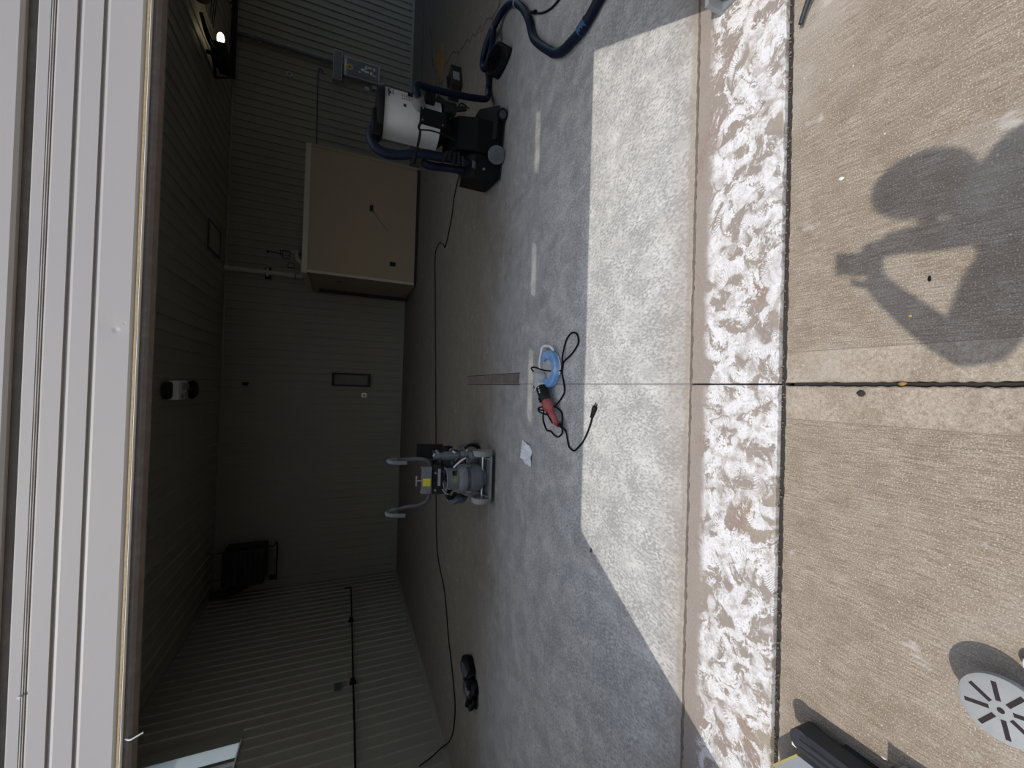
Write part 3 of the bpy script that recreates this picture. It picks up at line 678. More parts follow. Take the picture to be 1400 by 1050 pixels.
b = new(); box(b, (0.0, 0.05, 0.0), (0.34, 0.36, 0.26), bev=0.02); box(b, (-0.14, 0.12, -0.02), (0.14, 0.44, 0.20), bev=0.02); obj('housing', b, BLK, t)
b = new(); bmesh.ops.create_uvsphere(b, u_segments=20, v_segments=12, radius=0.10, matrix=Matrix.Translation((0.27, -0.06, -0.02)) @ Matrix.Diagonal((1.25, 0.6, 0.65, 1))); obj('lamp_bulb', b, LAMP, t, smooth=True, label='glowing bulb')
b = new(); tube(b, [(-0.02, -0.12, 0.05), (0.1, -0.45, 0.12), (0.15, -0.75, 0.12)], 0.035, 8); tube(b, [(-0.1, -0.12, 0.0), (-0.08, -0.45, 0.08), (0.15, -0.75, 0.12)], 0.035, 8); obj('arm', b, BLK, t)
b = new(); lathe(b, [(0.05, 0.0), (0.13, 0.10), (0.19, 0.22), (0.19, 0.25)], 18, Matrix.Translation((0.42, -1.12, 0.0)) @ Matrix.Rotation(R(-60), 4, 'X')); obj('unlit_shade', b, RUST, t, smooth=True, label='rusty unlit shade')
b = new(); box(b, (0.50, -1.40, 0.06), (0.10, 0.08, 0.24)); obj('shade_guard', b, BLK, t)
b = new(); cyl(b, (0, 0.05, 0.12), (0, 0.05, 0.245), 0.04, seg=10); obj('mount', b, BLK, t)
b = new(); tube(b, [(-0.1, 0.2, -0.05), (-0.05, 0.5, -0.1), (0.1, 0.75, -0.12)], 0.014, 6); obj('wire', b, BLK, t)

# conduit along the left wall
xcl = XL + 0.025
t = thing('wall_conduit', 'thin black horizontal conduit with couplings on the left wall', 'conduit', (xcl, 8.0, 1.245))
b = new(); cyl(b, (0.035, -3.4, 0.0), (0.035, 3.25, -0.02), 0.015, seg=10); cyl(b, (0.035, 3.25, -0.03), (0.035, 3.25, 0.14), 0.015, seg=10); obj('pipe', b, BLK, t, smooth=True)
for y in (1.67, -0.34):
    b = new(); box(b, (0.045, y, 0), (0.06, 0.10, 0.04)); box(b, (0.05, y - 0.045, 0), (0.05, 0.03, 0.11)); box(b, (0.05, y + 0.045, 0), (0.05, 0.03, 0.08)); obj('coupling', b, BLK, t)
bxo('outlet_box', (0.03, -0.36, 0.24), (0.06, 0.12, 0.12), DGREY, t)

# ------------------------------------------------------------------ extension cord on the floor
pts = [(XL + 0.05, 5.66, 0.42), (XL + 0.06, 5.72, 0.25), (XL + 0.07, 5.82, 0.06), (-5.1, 5.68, 0.010), (-4.84, 5.49, 0.010), (-4.6, 5.40, 0.010), (-4.32, 5.4, 0.010), (-4.0, 5.6, 0.010), (-3.69, 5.86, 0.010), (-3.19, 6.17, 0.010), (-2.92, 6.62, 0.010), (-2.64, 6.84, 0.010), (-1.8, 7.02, 0.010), (-0.93, 7.16, 0.010), (0.5, 7.42, 0.010), (1.8, 7.65, 0.010), (2.45, 7.76, 0.010), (2.64, 7.68, 0.010), (2.67, 7.39, 0.010), (2.58, 7.2, 0.010), (2.52, 7.05, 0.010), (2.44, 6.95, 0.010), (2.47, 6.85, 0.010), (2.54, 6.75, 0.010), (2.8, 6.5, 0.010), (3.1, 6.35, 0.010), (3.3, 6.0, 0.010), (3.2, 5.4, 0.010), (3.0, 4.92, 0.010)]
b = new(); tube(b, pts, 0.009, 6, 6); tag(obj('extension_cord', b, BLK, smooth=True), 'long thin black extension cord lying across the floor to the left wall', 'cord')
b = new(); tube(b, [(3.55, 3.42, 0.012), (3.46, 3.32, 0.012), (3.36, 3.19, 0.012), (3.28, 3.05, 0.012), (3.24, 2.92, 0.012), (3.2, 2.7, 0.012)], 0.009, 8)
t = thing('power_cable', 'short black cable end on the floor inside the blue hose curve', 'cable', (0, 0, 0)); obj('cable', b, BLK, t, smooth=True)
b = new(); cyl(b, (3.52, 3.38, 0.02), (3.60, 3.47, 0.02), 0.019, 0.013, seg=10); obj('plug', b, BLK, t)
bxo('tool_case', (0, 0, 0), (1, 1, 1), BLK) if False else None
t = thing('tool_case', 'small dark case on the floor behind the hose at the cracked wall side', 'case', (4.75, 6.25, 0), R(20))
bxo('body', (0.10, 0, 0.085), (0.42, 0.30, 0.17), BLKD, t, bev=0.015); bxo('end_cap', (0.05, -0.158, 0.10), (0.16, 0.02, 0.10), GALV, t); bxo('handle', (0.1, 0, 0.195), (0.2, 0.03, 0.025), BLK, t)

# ------------------------------------------------------------------ dust extractor
t = thing('dust_extractor', 'industrial dust extractor with white canister on a black wheeled base', 'vacuum', (2.76, 4.42, 0), R(-8))
# base: sloped black motor housing
b = new(); prism(b, [(-0.24, 0.06), (0.26, 0.06), (0.26, 0.52), (0.05, 0.62), (-0.16, 0.50), (-0.24, 0.30)], 'X', -0.14, 0.20); obj('motor_housing', b, BLK, t)
b = new(); prism(b, [(-0.22, 0.055), (0.20, 0.055), (0.20, 0.36), (0.0, 0.40), (-0.12, 0.38), (-0.20, 0.30)], 'X', -0.40, -0.15); obj('control_housing', b, BLK, t)
bxo('rating_label', (-0.275, -0.206, 0.31), (0.075, 0.006, 0.055), plain('label_grey', (0.14, 0.14, 0.145), 0.5), t, rot=Matrix.Rotation(R(28), 3, 'X'))
b = new(); cyl(b, (-0.30, -0.212, 0.20), (-0.30, -0.225, 0.20), 0.012, seg=10); obj('switch_knob', b, STEEL, t)
b = new(); prism(b, [(0.10, 0.03), (-0.26, 0.03), (-0.28, 0.10), (-0.10, 0.26), (0.10, 0.26)], 'X', 0.02, 0.36); obj('dust_tray', b, BLK, t)
bxo('tray_lip', (0.34, -0.20, 0.055), (0.02, 0.20, 0.07), STEEL, t)
b = new(); box(b, (-0.02, 0.0, 0.05), (0.72, 0.50, 0.05)); obj('chassis', b, BLK, t)
def wheel(par, x, y, r, w, hubm, tyre, axis=(1, 0, 0)):
    ax = Vector(axis); c = Vector((x, y, r))
    b = new(); q = Vector((0, 0, 1)).rotation_difference(ax).to_matrix().to_4x4()
    lathe(b, [(r * 0.70, -w / 2), (r * 0.95, -w / 2), (r, -w / 4), (r, w / 4), (r * 0.95, w / 2), (r * 0.70, w / 2), (r * 0.70, -w / 2)], 28, Matrix.Translation(c) @ q)
    o = obj('wheel', b, tyre, par, smooth=True)
    b = new(); lathe(b, [(0.0, -w * 0.40), (r * 0.70, -w * 0.40), (r * 0.70, w * 0.40), (r * 0.45, w * 0.40), (r * 0.40, w * 0.30), (r * 0.18, w * 0.30), (r * 0.16, w * 0.5), (0.0, w * 0.5)], 24, Matrix.Translation(c) @ q)
    obj('hub', b, hubm, o, smooth=True)
wheel(t, -0.16, -0.31, 0.095, 0.045, GREYM, GREYM, (-0.35, -0.94, 0)); wheel(t, 0.27, -0.30, 0.06, 0.04, DGREY, BLK, (-0.35, -0.94, 0))
wheel(t, -0.33, 0.24, 0.10, 0.05, GREYM, BLK); wheel(t, 0.30, 0.24, 0.10, 0.05, GREYM, BLK)
# neck and canister
b = new(); lathe(b, [(0.10, 0.46), (0.12, 0.58), (0.225, 0.70), (0.225, 0.72)], 28, Matrix.Translation((0.10, 0.02, 0))); obj('hopper_cone', b, BLK, t, smooth=True)
b = new(); lathe(b, [(0.235, 0.70), (0.235, 0.72), (0.232, 0.722), (0.232, 1.27), (0.238, 1.273), (0.238, 1.29), (0.0, 1.29)], 40, Matrix.Translation((0.10, 0.02, 0))); obj('canister', b, CAN, t, smooth=True)
b = new(); lathe(b, [(0.255, 1.27), (0.255, 1.30), (0.235, 1.335), (0.10, 1.35), (0.0, 1.35)], 36, Matrix.Translation((0.10, 0.02, 0))); obj('lid', b, BLK, t, smooth=True)
bxo('lid_clamp', (-0.07, -0.05, 1.335), (0.26, 0.20, 0.10), BLK, t, bev=0.02)
# printed marks on the canister: a round dark emblem with small lines, red and black pictogram rows
MARK = plain('print_dark', (0.03, 0.035, 0.03), 0.6); MARKR = plain('print_red', (0.32, 0.08, 0.07), 0.6)
def onc(a, z): # point on the canister skin, a degrees from the front
    return Vector((0.10 + 0.2335 * math.sin(R(a)), 0.02 - 0.2335 * math.cos(R(a)), z))
def mk(a, z, w, h, mat, par):
    c = onc(a, z); return bxo('printed_mark', c, (w, 0.002, h), mat, par, rot=Matrix.Rotation(R(a), 3, 'Z'))
for i, (a, z, w, h) in enumerate([(40, 1.235, .05, .020), (31, 1.225, .04, .026), (22, 1.232, .03, .012), (48, 1.215, .03, .012), (30, 1.195, .05, .007), (43, 1.190, .04, .010)]): mk(a, z, w, h, MARK, t)
for i in range(4):
    for j in range(3): mk(22 + j * 9, 1.10 - i * 0.022, .014, .010, MARKR if (i + j) % 3 else MARK, t)
mk(5, 1.075, .03, .03, MARK, t)
# filter bracket on the canister front, with cable tube
b = new(); box(b, (0.06, -0.235, 0.79), (0.15, 0.05, 0.27), bev=0.01); obj('bracket_plate', b, BLK, t)
for x, z in ((0.01, 0.9), (0.12, 0.9), (0.01, 0.69)):
    b = new(); cyl(b, (x, -0.259, z), (x, -0.266, z), 0.008, seg=8); obj('bolt', b, STEEL, t)
b = new(); tube(b, [(-0.03, -0.25, 0.92), (-0.08, -0.27, 0.935), (-0.12, -0.28, 0.92), (-0.22, -0.28, 0.93), (-0.33, -0.27, 0.95)], 0.013, 8); tube(b, [(-0.10, -0.28, 0.92), (-0.09, -0.30, 0.80), (-0.10, -0.30, 0.66), (-0.12, -0.29, 0.55)], 0.008, 6); obj('cable', b, BLK, t, smooth=True)
b = new(); cyl(b, (-0.34, -0.27, 0.955), (-0.43, -0.26, 0.965), 0.022, 0.016, seg=12); obj('handle_grip', b, BLK, t)
# suction hose from lid to motor base, then the bundled lines
b = new(); tube(b, [(-0.06, -0.06, 1.35), (-0.20, -0.09, 1.385), (-0.30, -0.11, 1.34), (-0.345, -0.12, 1.22), (-0.33, -0.14, 1.07), (-0.29, -0.16, 0.93), (-0.27, -0.16, 0.80), (-0.26, -0.15, 0.66), (-0.24, -0.14, 0.48), (-0.24, -0.12, 0.36)], 0.048, 14, 12, 0.03); obj('suction_hose', b, BLUEH, t, smooth=True)
b = new(); tube(b, [(-0.34, -0.10, 0.86), (-0.35, -0.08, 0.75), (-0.32, -0.05, 0.6), (-0.30, -0.04, 0.36)], 0.042, 12, 10, 0.03); obj('suction_hose', b, BLUEH, t, smooth=True)
b = new()
for i in range(5):
    z = 0.44 + 0.05 * i; box(b, (-0.27 + 0.02 * (i % 2), -0.20, z), (0.10 + 0.02 * (i % 3), 0.05, 0.028), Matrix.Rotation(R(-15 + 9 * i), 3, 'Y'), 0.005)
obj('clamp_stack', b, BLKD, t)
b = new(); tube(b, [(-0.36, -0.17, 0.52), (-0.41, -0.18, 0.44), (-0.40, -0.19, 0.34)], 0.010, 6); obj('cable', b, BLK, t)
# right side: latches and pedal posts
b = new(); box(b, (0.26, -0.10, 0.60), (0.12, 0.12, 0.14), bev=0.02); box(b, (0.31, -0.12, 0.70), (0.05, 0.05, 0.10), Matrix.Rotation(R(25), 3, 'Y')); box(b, (0.30, -0.10, 0.48), (0.04, 0.04, 0.14), Matrix.Rotation(R(-20), 3, 'Y')); obj('latch', b, BLKD, t)
b = new(); tube(b, [(0.28, -0.10, 0.52), (0.36, -0.10, 0.47), (0.33, -0.10, 0.38)], 0.008, 6); obj('cable', b, BLK, t)
# inlet: grey cuff on the right of the canister
b = new(); cyl(b, (0.14, -0.15, 0.92), (0.21, -0.275, 0.955), 0.078, 0.052, seg=20); obj('inlet_cuff', b, plain('cuff_grey', (0.15, 0.145, 0.13), 0.6), t, smooth=True)
bxo('inlet_valve', (0.25, -0.22, 0.83), (0.09, 0.09, 0.10), BLK, t); 
b = new(); cyl(b, (0.24, -0.20, 1.00), (0.24, -0.20, 1.05), 0.018, seg=8); obj('bleed_knob', b, BLK, t)

# blue-black hose from the cuff across the floor
pts = [(2.93, 4.12, 0.955), (2.97, 4.09, 0.985), (3.04, 4.11, 0.965), (3.09, 4.18, 0.87), (3.15, 4.25, 0.72), (3.22, 4.32, 0.50), (3.32, 4.42, 0.28), (3.45, 4.54, 0.10), (3.66, 4.67, 0.04), (3.80, 4.66, 0.038), (3.92, 4.72, 0.038), (4.10, 4.75, 0.045), (4.24, 4.62, 0.07), (4.19, 4.42, 0.09), (4.03, 4.33, 0.11), (3.83, 4.37, 0.13), (3.78, 4.52, 0.14), (3.93, 4.62, 0.14), (4.10, 4.52, 0.12), (4.22, 4.32, 0.07), (4.22, 4.14, 0.038), (4.08, 3.92, 0.038), (3.82, 3.68, 0.038), (3.55, 3.50, 0.038), (3.28, 3.38, 0.038), (3.08, 3.22, 0.038), (2.90, 3.05, 0.038), (2.78, 2.93, 0.038), (2.70, 2.80, 0.038), (2.66, 2.66, 0.038), (2.63, 2.50, 0.038), (2.66, 2.33, 0.038), (2.70, 2.2, 0.038), (2.8, 1.9, 0.038)]
t = thing('vacuum_hose', 'long dark blue ribbed hose looping from extractor across the floor', 'hose', (3.6, 3.9, 0))
b = new(); tube(b, [(x - 3.6, y - 3.9, z) for x, y, z in pts], 0.035, 14, 14, 0.03); obj('hose', b, BLUEH, t, smooth=True)
b = new(); cyl(b, (2.636 - 3.6, 2.53 - 3.9, 0.039), (2.640 - 3.6, 2.44 - 3.9, 0.039), 0.039, seg=20); obj('joint_band', b, plain('blue_band', (0.03, 0.09, 0.20), 0.4), t, smooth=True)
b = new(); cyl(b, (3.995 - 3.6, 3.83 - 3.9, 0.038), (3.97 - 3.6, 3.81 - 3.9, 0.038), 0.039, seg=18); obj('tape_ring', b, GALV, t)
t = thing('coiled_cable', 'black coiled cable lying against the hose loop on the floor', 'cable', (3.66, 4.22, 0))
b = new()
for i in range(5):
    P = []
    for k in range(17):
        a = 2 * math.pi * k / 16; P.append((0.055 * math.cos(a) + 0.012 * i, 0.21 * math.sin(a) + 0.01 * i, 0.022 + 0.033 * i * (0.6 + 0.4 * math.cos(a))))
    tube(b, P, 0.019, 8, 3)
obj('coil', b, BLK, t, smooth=True)
b = new(); cyl(b, (0.1, 0.0, 0.03), (0.15, 0.06, 0.03), 0.024, seg=10); obj('plug', b, BLK, t)

# ------------------------------------------------------------------ propane floor grinder
t = thing('floor_grinder', 'grey propane floor grinder with J-shaped handles facing the door', 'grinder', (-0.97, 4.32, 0))
for sx in (-1, 1):
    wheel(t, sx * 0.255, -0.10, 0.115, 0.058, TYRE, TYRE)
b = new(); box(b, (0, -0.19, 0.055), (0.46, 0.028, 0.028)); 
for sx in (-1, 1): box(b, (sx * 0.205, -0.03, 0.085), (0.014, 0.34, 0.05)); box(b, (sx * 0.205, -0.165, 0.07), (0.016, 0.06, 0.06))
obj('cradle_frame', b, STEEL, t)
b = new(); box(b, (0, -0.01, 0.062), (0.40, 0.34, 0.014)); obj('cradle_plate', b, GREYM, t)
b = new(); cyl(b, (-0.29, -0.10, 0.115), (0.29, -0.10, 0.115), 0.012, seg=10); obj('axle', b, STEEL, t)
# tank
TX, TY = -0.03, -0.01
b = new(); lathe(b, [(0.105, 0.070), (0.11, 0.072), (0.11, 0.095), (0.125, 0.10), (0.150, 0.125), (0.156, 0.16), (0.156, 0.225), (0.159, 0.228), (0.159, 0.240), (0.156, 0.243), (0.156, 0.31), (0.148, 0.345), (0.12, 0.375), (0.06, 0.395), (0.0, 0.40)], 36, Matrix.Translation((TX, TY, 0))); tk = obj('propane_tank', b, TANK, t, smooth=True)
b = new(); seg = 40
def colr(a): return R(a)
# collar with two hand openings, open at the back
ring = []
for i in range(seg + 1):
    a = R(-90 - 150 + 300 * i / seg); ring.append((math.cos(a), math.sin(a), -150 + 300 * i / seg))
for r in (0.116, 0.110):
    for (c0, s0, d0), (c1, s1, d1) in zip(ring, ring[1:]):
        hole = 14 < abs((d0 + d1) / 2) < 62 and (d0 + d1) > 0
        for z0, z1 in ((0.355, 0.395), (0.395, 0.45), (0.45, 0.50)):
            if hole and z0 == 0.395: continue
            q = [bm_v for bm_v in (b.verts.new((TX + c0 * r, TY + s0 * r, z0)), b.verts.new((TX + c1 * r, TY + s1 * r, z0)), b.verts.new((TX + c1 * r, TY + s1 * r, z1)), b.verts.new((TX + c0 * r, TY + s0 * r, z1)))]
            b.faces.new(q)
tube(b, [(TX + c * 0.113, TY + s * 0.113, 0.503) for c, s, d in ring], 0.010, 8, 1)
obj('tank_collar', b, TANK, tk, smooth=True)
b = new(); cyl(b, (TX, TY, 0.39), (TX, TY, 0.46), 0.025, seg=12); cyl(b, (TX, TY, 0.46), (TX, TY, 0.49), 0.038, seg=14); cyl(b, (TX, TY, 0.43), (TX + 0.06, TY - 0.03, 0.43), 0.018, seg=10); obj('tank_valve', b, BLKD, tk)
LBL = plain('tank_label', (0.20, 0.19, 0.07), 0.7)
bxo('tank_label', (TX + 0.02, TY - 0.114, 0.425), (0.07, 0.006, 0.045), LBL, tk, label='faded yellow label'); 
b = new(); lathe(b, [(0.158, 0.262), (0.163, 0.262), (0.163, 0.295), (0.158, 0.295)], 36, Matrix.Translation((TX, TY, 0))); obj('tank_strap', b, DGREY, t, smooth=True)
for a in (60, -50):
    x, y = TX + 0.165 * math.sin(R(a)), TY - 0.165 * math.cos(R(a)); bxo('strap_buckle', (x, y, 0.28), (0.03, 0.03, 0.06), STEEL, t, rot=Matrix.Rotation(R(a), 3, 'Z'))
# machine body behind the tank: grinding deck and engine
b = new(); lathe(b, [(0.27, 0.035), (0.275, 0.06), (0.275, 0.17), (0.25, 0.20), (0.0, 0.20)], 36, Matrix.Translation((0, 0.48, 0))); obj('grinding_deck', b, GREYM, t, smooth=True)
b = new(); lathe(b, [(0.29, 0.006), (0.288, 0.06), (0.276, 0.06)], 36, Matrix.Translation((0, 0.48, 0))); obj('dust_skirt', b, RUB, t)
b = new(); box(b, (0.0, 0.44, 0.33), (0.34, 0.36, 0.28), bev=0.03); box(b, (0.10, 0.36, 0.46), (0.16, 0.18, 0.10), bev=0.02); box(b, (-0.10, 0.42, 0.49), (0.12, 0.2, 0.10), bev=0.02); obj('engine_block', b, DGREY, t)
b = new(); cyl(b, (0.17, 0.36, 0.40), (0.27, 0.36, 0.40), 0.055, seg=16); obj('air_filter', b, BLK, t, smooth=True)
b = new(); cyl(b, (0.05, 0.34, 0.54), (0.05, 0.34, 0.59), 0.07, seg=18); obj('recoil_cover', b, BLK, t, smooth=True)
b = new(); cyl(b, (-0.2, 0.5, 0.42), (-0.2, 0.70, 0.42), 0.06, seg=16); obj('muffler', b, STEEL, t, smooth=True)
# right-hand column with jack and springs
b = new(); cyl(b, (0.215, 0.05, 0.12), (0.205, 0.12, 0.62), 0.034, seg=14); cyl(b, (0.21, 0.08, 0.36), (0.207, 0.10, 0.52), 0.045, seg=14); obj('lift_column', b, GREYM, t, smooth=True)
b = new(); box(b, (0.235, -0.03, 0.20), (0.075, 0.16, 0.12), bev=0.015); box(b, (0.24, 0.0, 0.29), (0.05, 0.10, 0.08), bev=0.01); obj('jack_plate', b, GREYM, t)
b = new(); cyl(b, (0.24, -0.112, 0.215), (0.24, -0.118, 0.215), 0.018, seg=14); obj('jack_hole', b, BLK, t)
b = new(); tube(b, [(0.30, 0.0, 0.30), (0.33, 0.0, 0.24), (0.315, 0.02, 0.16), (0.28, 0.04, 0.12)], 0.016, 8); obj('jack_lever', b, BLK, t, smooth=True)
rr = random.Random(5)
for i in range(12):
    x = 0.15 + rr.uniform(0, 0.13); y = 0.02 + rr.uniform(0, 0.12); z = 0.30 + rr.uniform(0, 0.33); d = Vector((rr.uniform(-1, 1), rr.uniform(-1, 0.2), rr.uniform(-1, 1))).normalized() * rr.uniform(0.03, 0.08)
    b = new(); cyl(b, (x, y, z), Vector((x, y, z)) + d, rr.uniform(0.006, 0.014), seg=8); obj('fitting', b, STEEL if i % 2 else GREYM, t)
b = new(); tube(b, [(0.10, -0.05, 0.43), (0.17, -0.07, 0.36), (0.20, -0.06, 0.30)], 0.010, 8); obj('gas_line', b, WHT, t, smooth=True)
bxo('line_mark', (0.165, -0.075, 0.335), (0.014, 0.014, 0.02), REDM, t)
b = new(); tube(b, [(TX + 0.06, TY - 0.03, 0.43), (0.06, 0.05, 0.52), (0.12, 0.2, 0.5), (0.1, 0.35, 0.45)], 0.012, 8); obj('gas_hose', b, BLK, t, smooth=True)
# control head
HX, HY, HZ = -0.07, 0.20, 0.645
b = new(); box(b, (HX, HY, HZ + 0.02), (0.30, 0.10, 0.115), Matrix.Rotation(R(-14), 3, 'X'), 0.008); obj('control_box', b, GREYM, t)
bxo('yellow_label', (HX - 0.02, HY - 0.056, HZ + 0.032), (0.085, 0.004, 0.085), YEL, t, rot=Matrix.Rotation(R(-14), 3, 'X'), label='yellow warning label')
b = new(); box(b, (HX - 0.0, HY + 0.0, HZ - 0.115), (0.33, 0.09, 0.145), Matrix.Rotation(R(-8), 3, 'X'), 0.008); obj('control_panel', b, BLKD, t)
bxo('panel_label', (HX + 0.03, HY - 0.058, HZ - 0.105), (0.19, 0.004, 0.03), plain('panel_label_grey', (0.33, 0.34, 0.35), 0.5), t, rot=Matrix.Rotation(R(-8), 3, 'X'))
for x in (-0.11, 0.0, 0.08):
    b = new(); cyl(b, (HX + x, HY - 0.045, HZ - 0.06), (HX + x, HY - 0.068, HZ - 0.062), 0.012, seg=10); obj('knob', b, STEEL if x else BLK, t)
for x in (-0.12, -0.02, 0.06, 0.13):
    b = new(); cyl(b, (HX + x, HY - 0.04, HZ - 0.165), (HX + x, HY - 0.06, HZ - 0.168), 0.010, seg=8); obj('knob', b, STEEL, t)
b = new(); box(b, (HX + 0.06, HY + 0.0, HZ + 0.10), (0.02, 0.02, 0.06)); box(b, (HX + 0.0, HY + 0.0, HZ + 0.13), (0.13, 0.02, 0.02)); 
bm = b; bm.clear(); cyl(bm, (HX - 0.01, HY, HZ + 0.07), (HX - 0.01, HY, HZ + 0.13), 0.009, seg=8); cyl(bm, (HX - 0.065, HY, HZ + 0.135), (HX + 0.045, HY, HZ + 0.135), 0.011, seg=8); obj('choke_pull', bm, STEEL, t)
for x in (-0.135, 0.135):
    b = new(); cyl(b, (HX + x, HY, HZ + 0.07), (HX + x, HY, HZ + 0.09), 0.012, seg=8); obj('bolt', b, STEEL, t)
# mast joining the head to the deck
b = new(); 
for sx in (-1, 1): box(b, (HX + sx * 0.13, HY + 0.10, 0.40), (0.03, 0.04, 0.56), Matrix.Rotation(R(12), 3, 'X'))
obj('mast', b, DGREY, t)
# J handles
for sx, dx in ((1, 0.0), (-1, 0.0)):
    o = 1 if sx > 0 else 0
    xs = HX + sx * 0.15
    if sx > 0: P = [(HX + 0.12, HY, HZ - 0.01), (xs + 0.015, HY, HZ - 0.01), (xs + 0.06, HY + 0.01, HZ + 0.02), (xs + 0.075, HY + 0.04, HZ + 0.10), (xs + 0.07, HY + 0.09, HZ + 0.22), (xs + 0.065, HY + 0.12, HZ + 0.34), (xs + 0.06, HY + 0.10, HZ + 0.42), (xs + 0.06, HY + 0.04, HZ + 0.425), (xs + 0.055, HY - 0.02, HZ + 0.37), (xs + 0.055, HY - 0.05, HZ + 0.25)]
    else: P = [(HX - 0.12, HY, HZ - 0.01), (xs - 0.015, HY, HZ - 0.01), (xs - 0.09, HY + 0.01, HZ + 0.01), (xs - 0.14, HY + 0.04, HZ + 0.09), (xs - 0.165, HY + 0.09, HZ + 0.22), (xs - 0.195, HY + 0.12, HZ + 0.34), (xs - 0.21, HY + 0.10, HZ + 0.42), (xs - 0.215, HY + 0.04, HZ + 0.425), (xs - 0.215, HY - 0.02, HZ + 0.37), (xs - 0.215, HY - 0.05, HZ + 0.25)]
    b = new(); tube(b, P, 0.021, 12, 8); h = obj('handle', b, DGREY, t, smooth=True)
    b = new(); tube(b, P[5:], 0.024, 12, 8); obj('grip', b, GREYM, h, smooth=True)
# left side cloth bag and cooler hose
b = new(); bmesh.ops.create_icosphere(b, subdivisions=4, radius=1.0)
for v in b.verts:
    f = 1 + 0.16 * math.sin(5 * v.co.x + 3 * v.co.z) * math.sin(4 * v.co.y + 2 * v.co.z) + 0.08 * math.sin(13 * v.co.z + 9 * v.co.x)
    v.co = Vector((v.co.x * 0.055 * f, v.co.y * 0.08 * f, v.co.z * 0.11 * f))
bmesh.ops.translate(b, vec=(-0.285, 0.10, 0.34), verts=b.verts); obj('cloth_bag', b, plain('bag_blue_grey', (0.075, 0.085, 0.10), 0.7, var=0.3), t, smooth=True, label='crumpled blue-grey bag')
b = new(); tube(b, [(-0.17, 0.08, 0.42), (-0.21, 0.06, 0.46), (-0.25, 0.05, 0.45), (-0.25, 0.05, 0.40), (-0.20, 0.06, 0.37)], 0.022, 10); obj('hose_loop', b, BLK, t, smooth=True)
b = new(); tube(b, [(-0.15, 0.05, 0.52), (-0.19, 0.02, 0.49), (-0.20, 0.0, 0.46)], 0.010, 8); obj('clip', b, STEEL, t)
# black square flap behind the right handle
bxo('rear_shroud', (0.205, 0.42, 0.60), (0.18, 0.03, 0.30), BLK, t, rot=Matrix.Rotation(R(-10), 3, 'X'))
bxo('shroud_arm', (0.205, 0.41, 0.42), (0.03, 0.05, 0.30), DGREY, t)

# ------------------------------------------------------------------ angle grinder with shroud and cord
t = thing('angle_grinder', 'red and black angle grinder with blue dust shroud on the floor', 'grinder', (0.08, 2.98, 0))
ax = Vector((-0.38, -0.32, 0)).normalized(); sd = Vector((ax.y, -ax.x, 0)) * -1     # ax: towards the tail
qz = Matrix((ax, Vector((-ax.y, ax.x, 0)), Vector((0, 0, 1)))).transposed()          # local x along the tail
def L(o): o.matrix_local = qz.to_4x4(); return o
# local frame: x towards the tail, y to one side, z up; head at x=0
sh = Vector((-0.01, 0.13, 0.0))
b = new()
n = 40; R0, R1 = 0.150, 0.085
outer = []; 
for i in range(n + 1):
    a = R(-115 + 300 * i / n); outer.append((math.cos(a), math.sin(a)))
prof = [(R1, 0.03), (R1, 0.052), (R1 + 0.012, 0.06), (R0 - 0.010, 0.058), (R0, 0.048), (R0, 0.008), (R0 - 0.008, 0.004), (R0 - 0.008, 0.03)]
rings = [[b.verts.new((c * r, s * r, z)) for r, z in prof] for c, s in outer]
for a, c in zip(rings, rings[1:]):
    for k in range(len(prof)): b.faces.new((a[k], a[(k + 1) % len(prof)], c[(k + 1) % len(prof)], c[k]))
b.faces.new(rings[0][::-1]); b.faces.new(rings[-1])
bmesh.ops.translate(b, vec=sh, verts=b.verts); L(obj('dust_shroud', b, BLUEP, t, smooth=True, label='blue plastic dust shroud'))
b = new(); cyl(b, (sh.x, sh.y, 0.012), (sh.x, sh.y, 0.030), 0.118, seg=36); cyl(b, (sh.x, sh.y, 0.004), (sh.x, sh.y, 0.012), 0.11, seg=36); L(obj('grinding_wheel', b, ALU, t, smooth=True))
b = new(); tube(b, [(-0.085, 0.035, 0.04), (-0.14, 0.045, 0.04), (-0.20, 0.13, 0.04), (-0.215, 0.165, 0.04), (-0.20, 0.20, 0.04), (-0.13, 0.265, 0.04), (-0.07, 0.285, 0.04)], 0.011, 10, 6); L(obj('loop_handle', b, PLAST, t, smooth=True, label='white loop handle'))
b = new(); tube(b, [(sh.x + 0.0, sh.y + 0.150, 0.012), (sh.x + 0.08, sh.y + 0.132, 0.012), (sh.x + 0.13, sh.y + 0.078, 0.012)], 0.006, 6); L(obj('brush_rim', b, WHT, t))
# gear head
b = new(); lathe(b, [(0.050, 0.035), (0.054, 0.05), (0.052, 0.085), (0.040, 0.105), (0.0, 0.110)], 24, Matrix.Translation((-0.01, 0.015, 0))); box(b, (0.035, 0.0, 0.075), (0.07, 0.09, 0.07), bev=0.012); L(obj('gear_head', b, ALU, t, smooth=True))
b = new(); cyl(b, (0.0, -0.045, 0.07), (0.005, -0.085, 0.07), 0.014, 0.020, seg=12); L(obj('side_boss', b, BLKD, t))
b = new(); box(b, (0.075, 0.0, 0.075), (0.014, 0.098, 0.085), bev=0.006); L(obj('gear_flange', b, WHT, t))
b = new(); lathe(b, [(0.045, 0.08), (0.047, 0.09), (0.046, 0.16), (0.042, 0.21), (0.043, 0.225)], 24, Matrix.Translation((0, 0, 0.072)) @ Matrix.Rotation(R(90), 4, 'Y')); L(obj('motor_housing', b, BLKD, t, smooth=True))
for x, y in ((0.10, 0.022), (0.125, 0.020), (0.145, 0.018)): L(bxo('vent_mark', (x, y, 0.114), (0.012, 0.010, 0.006), WHT, t))
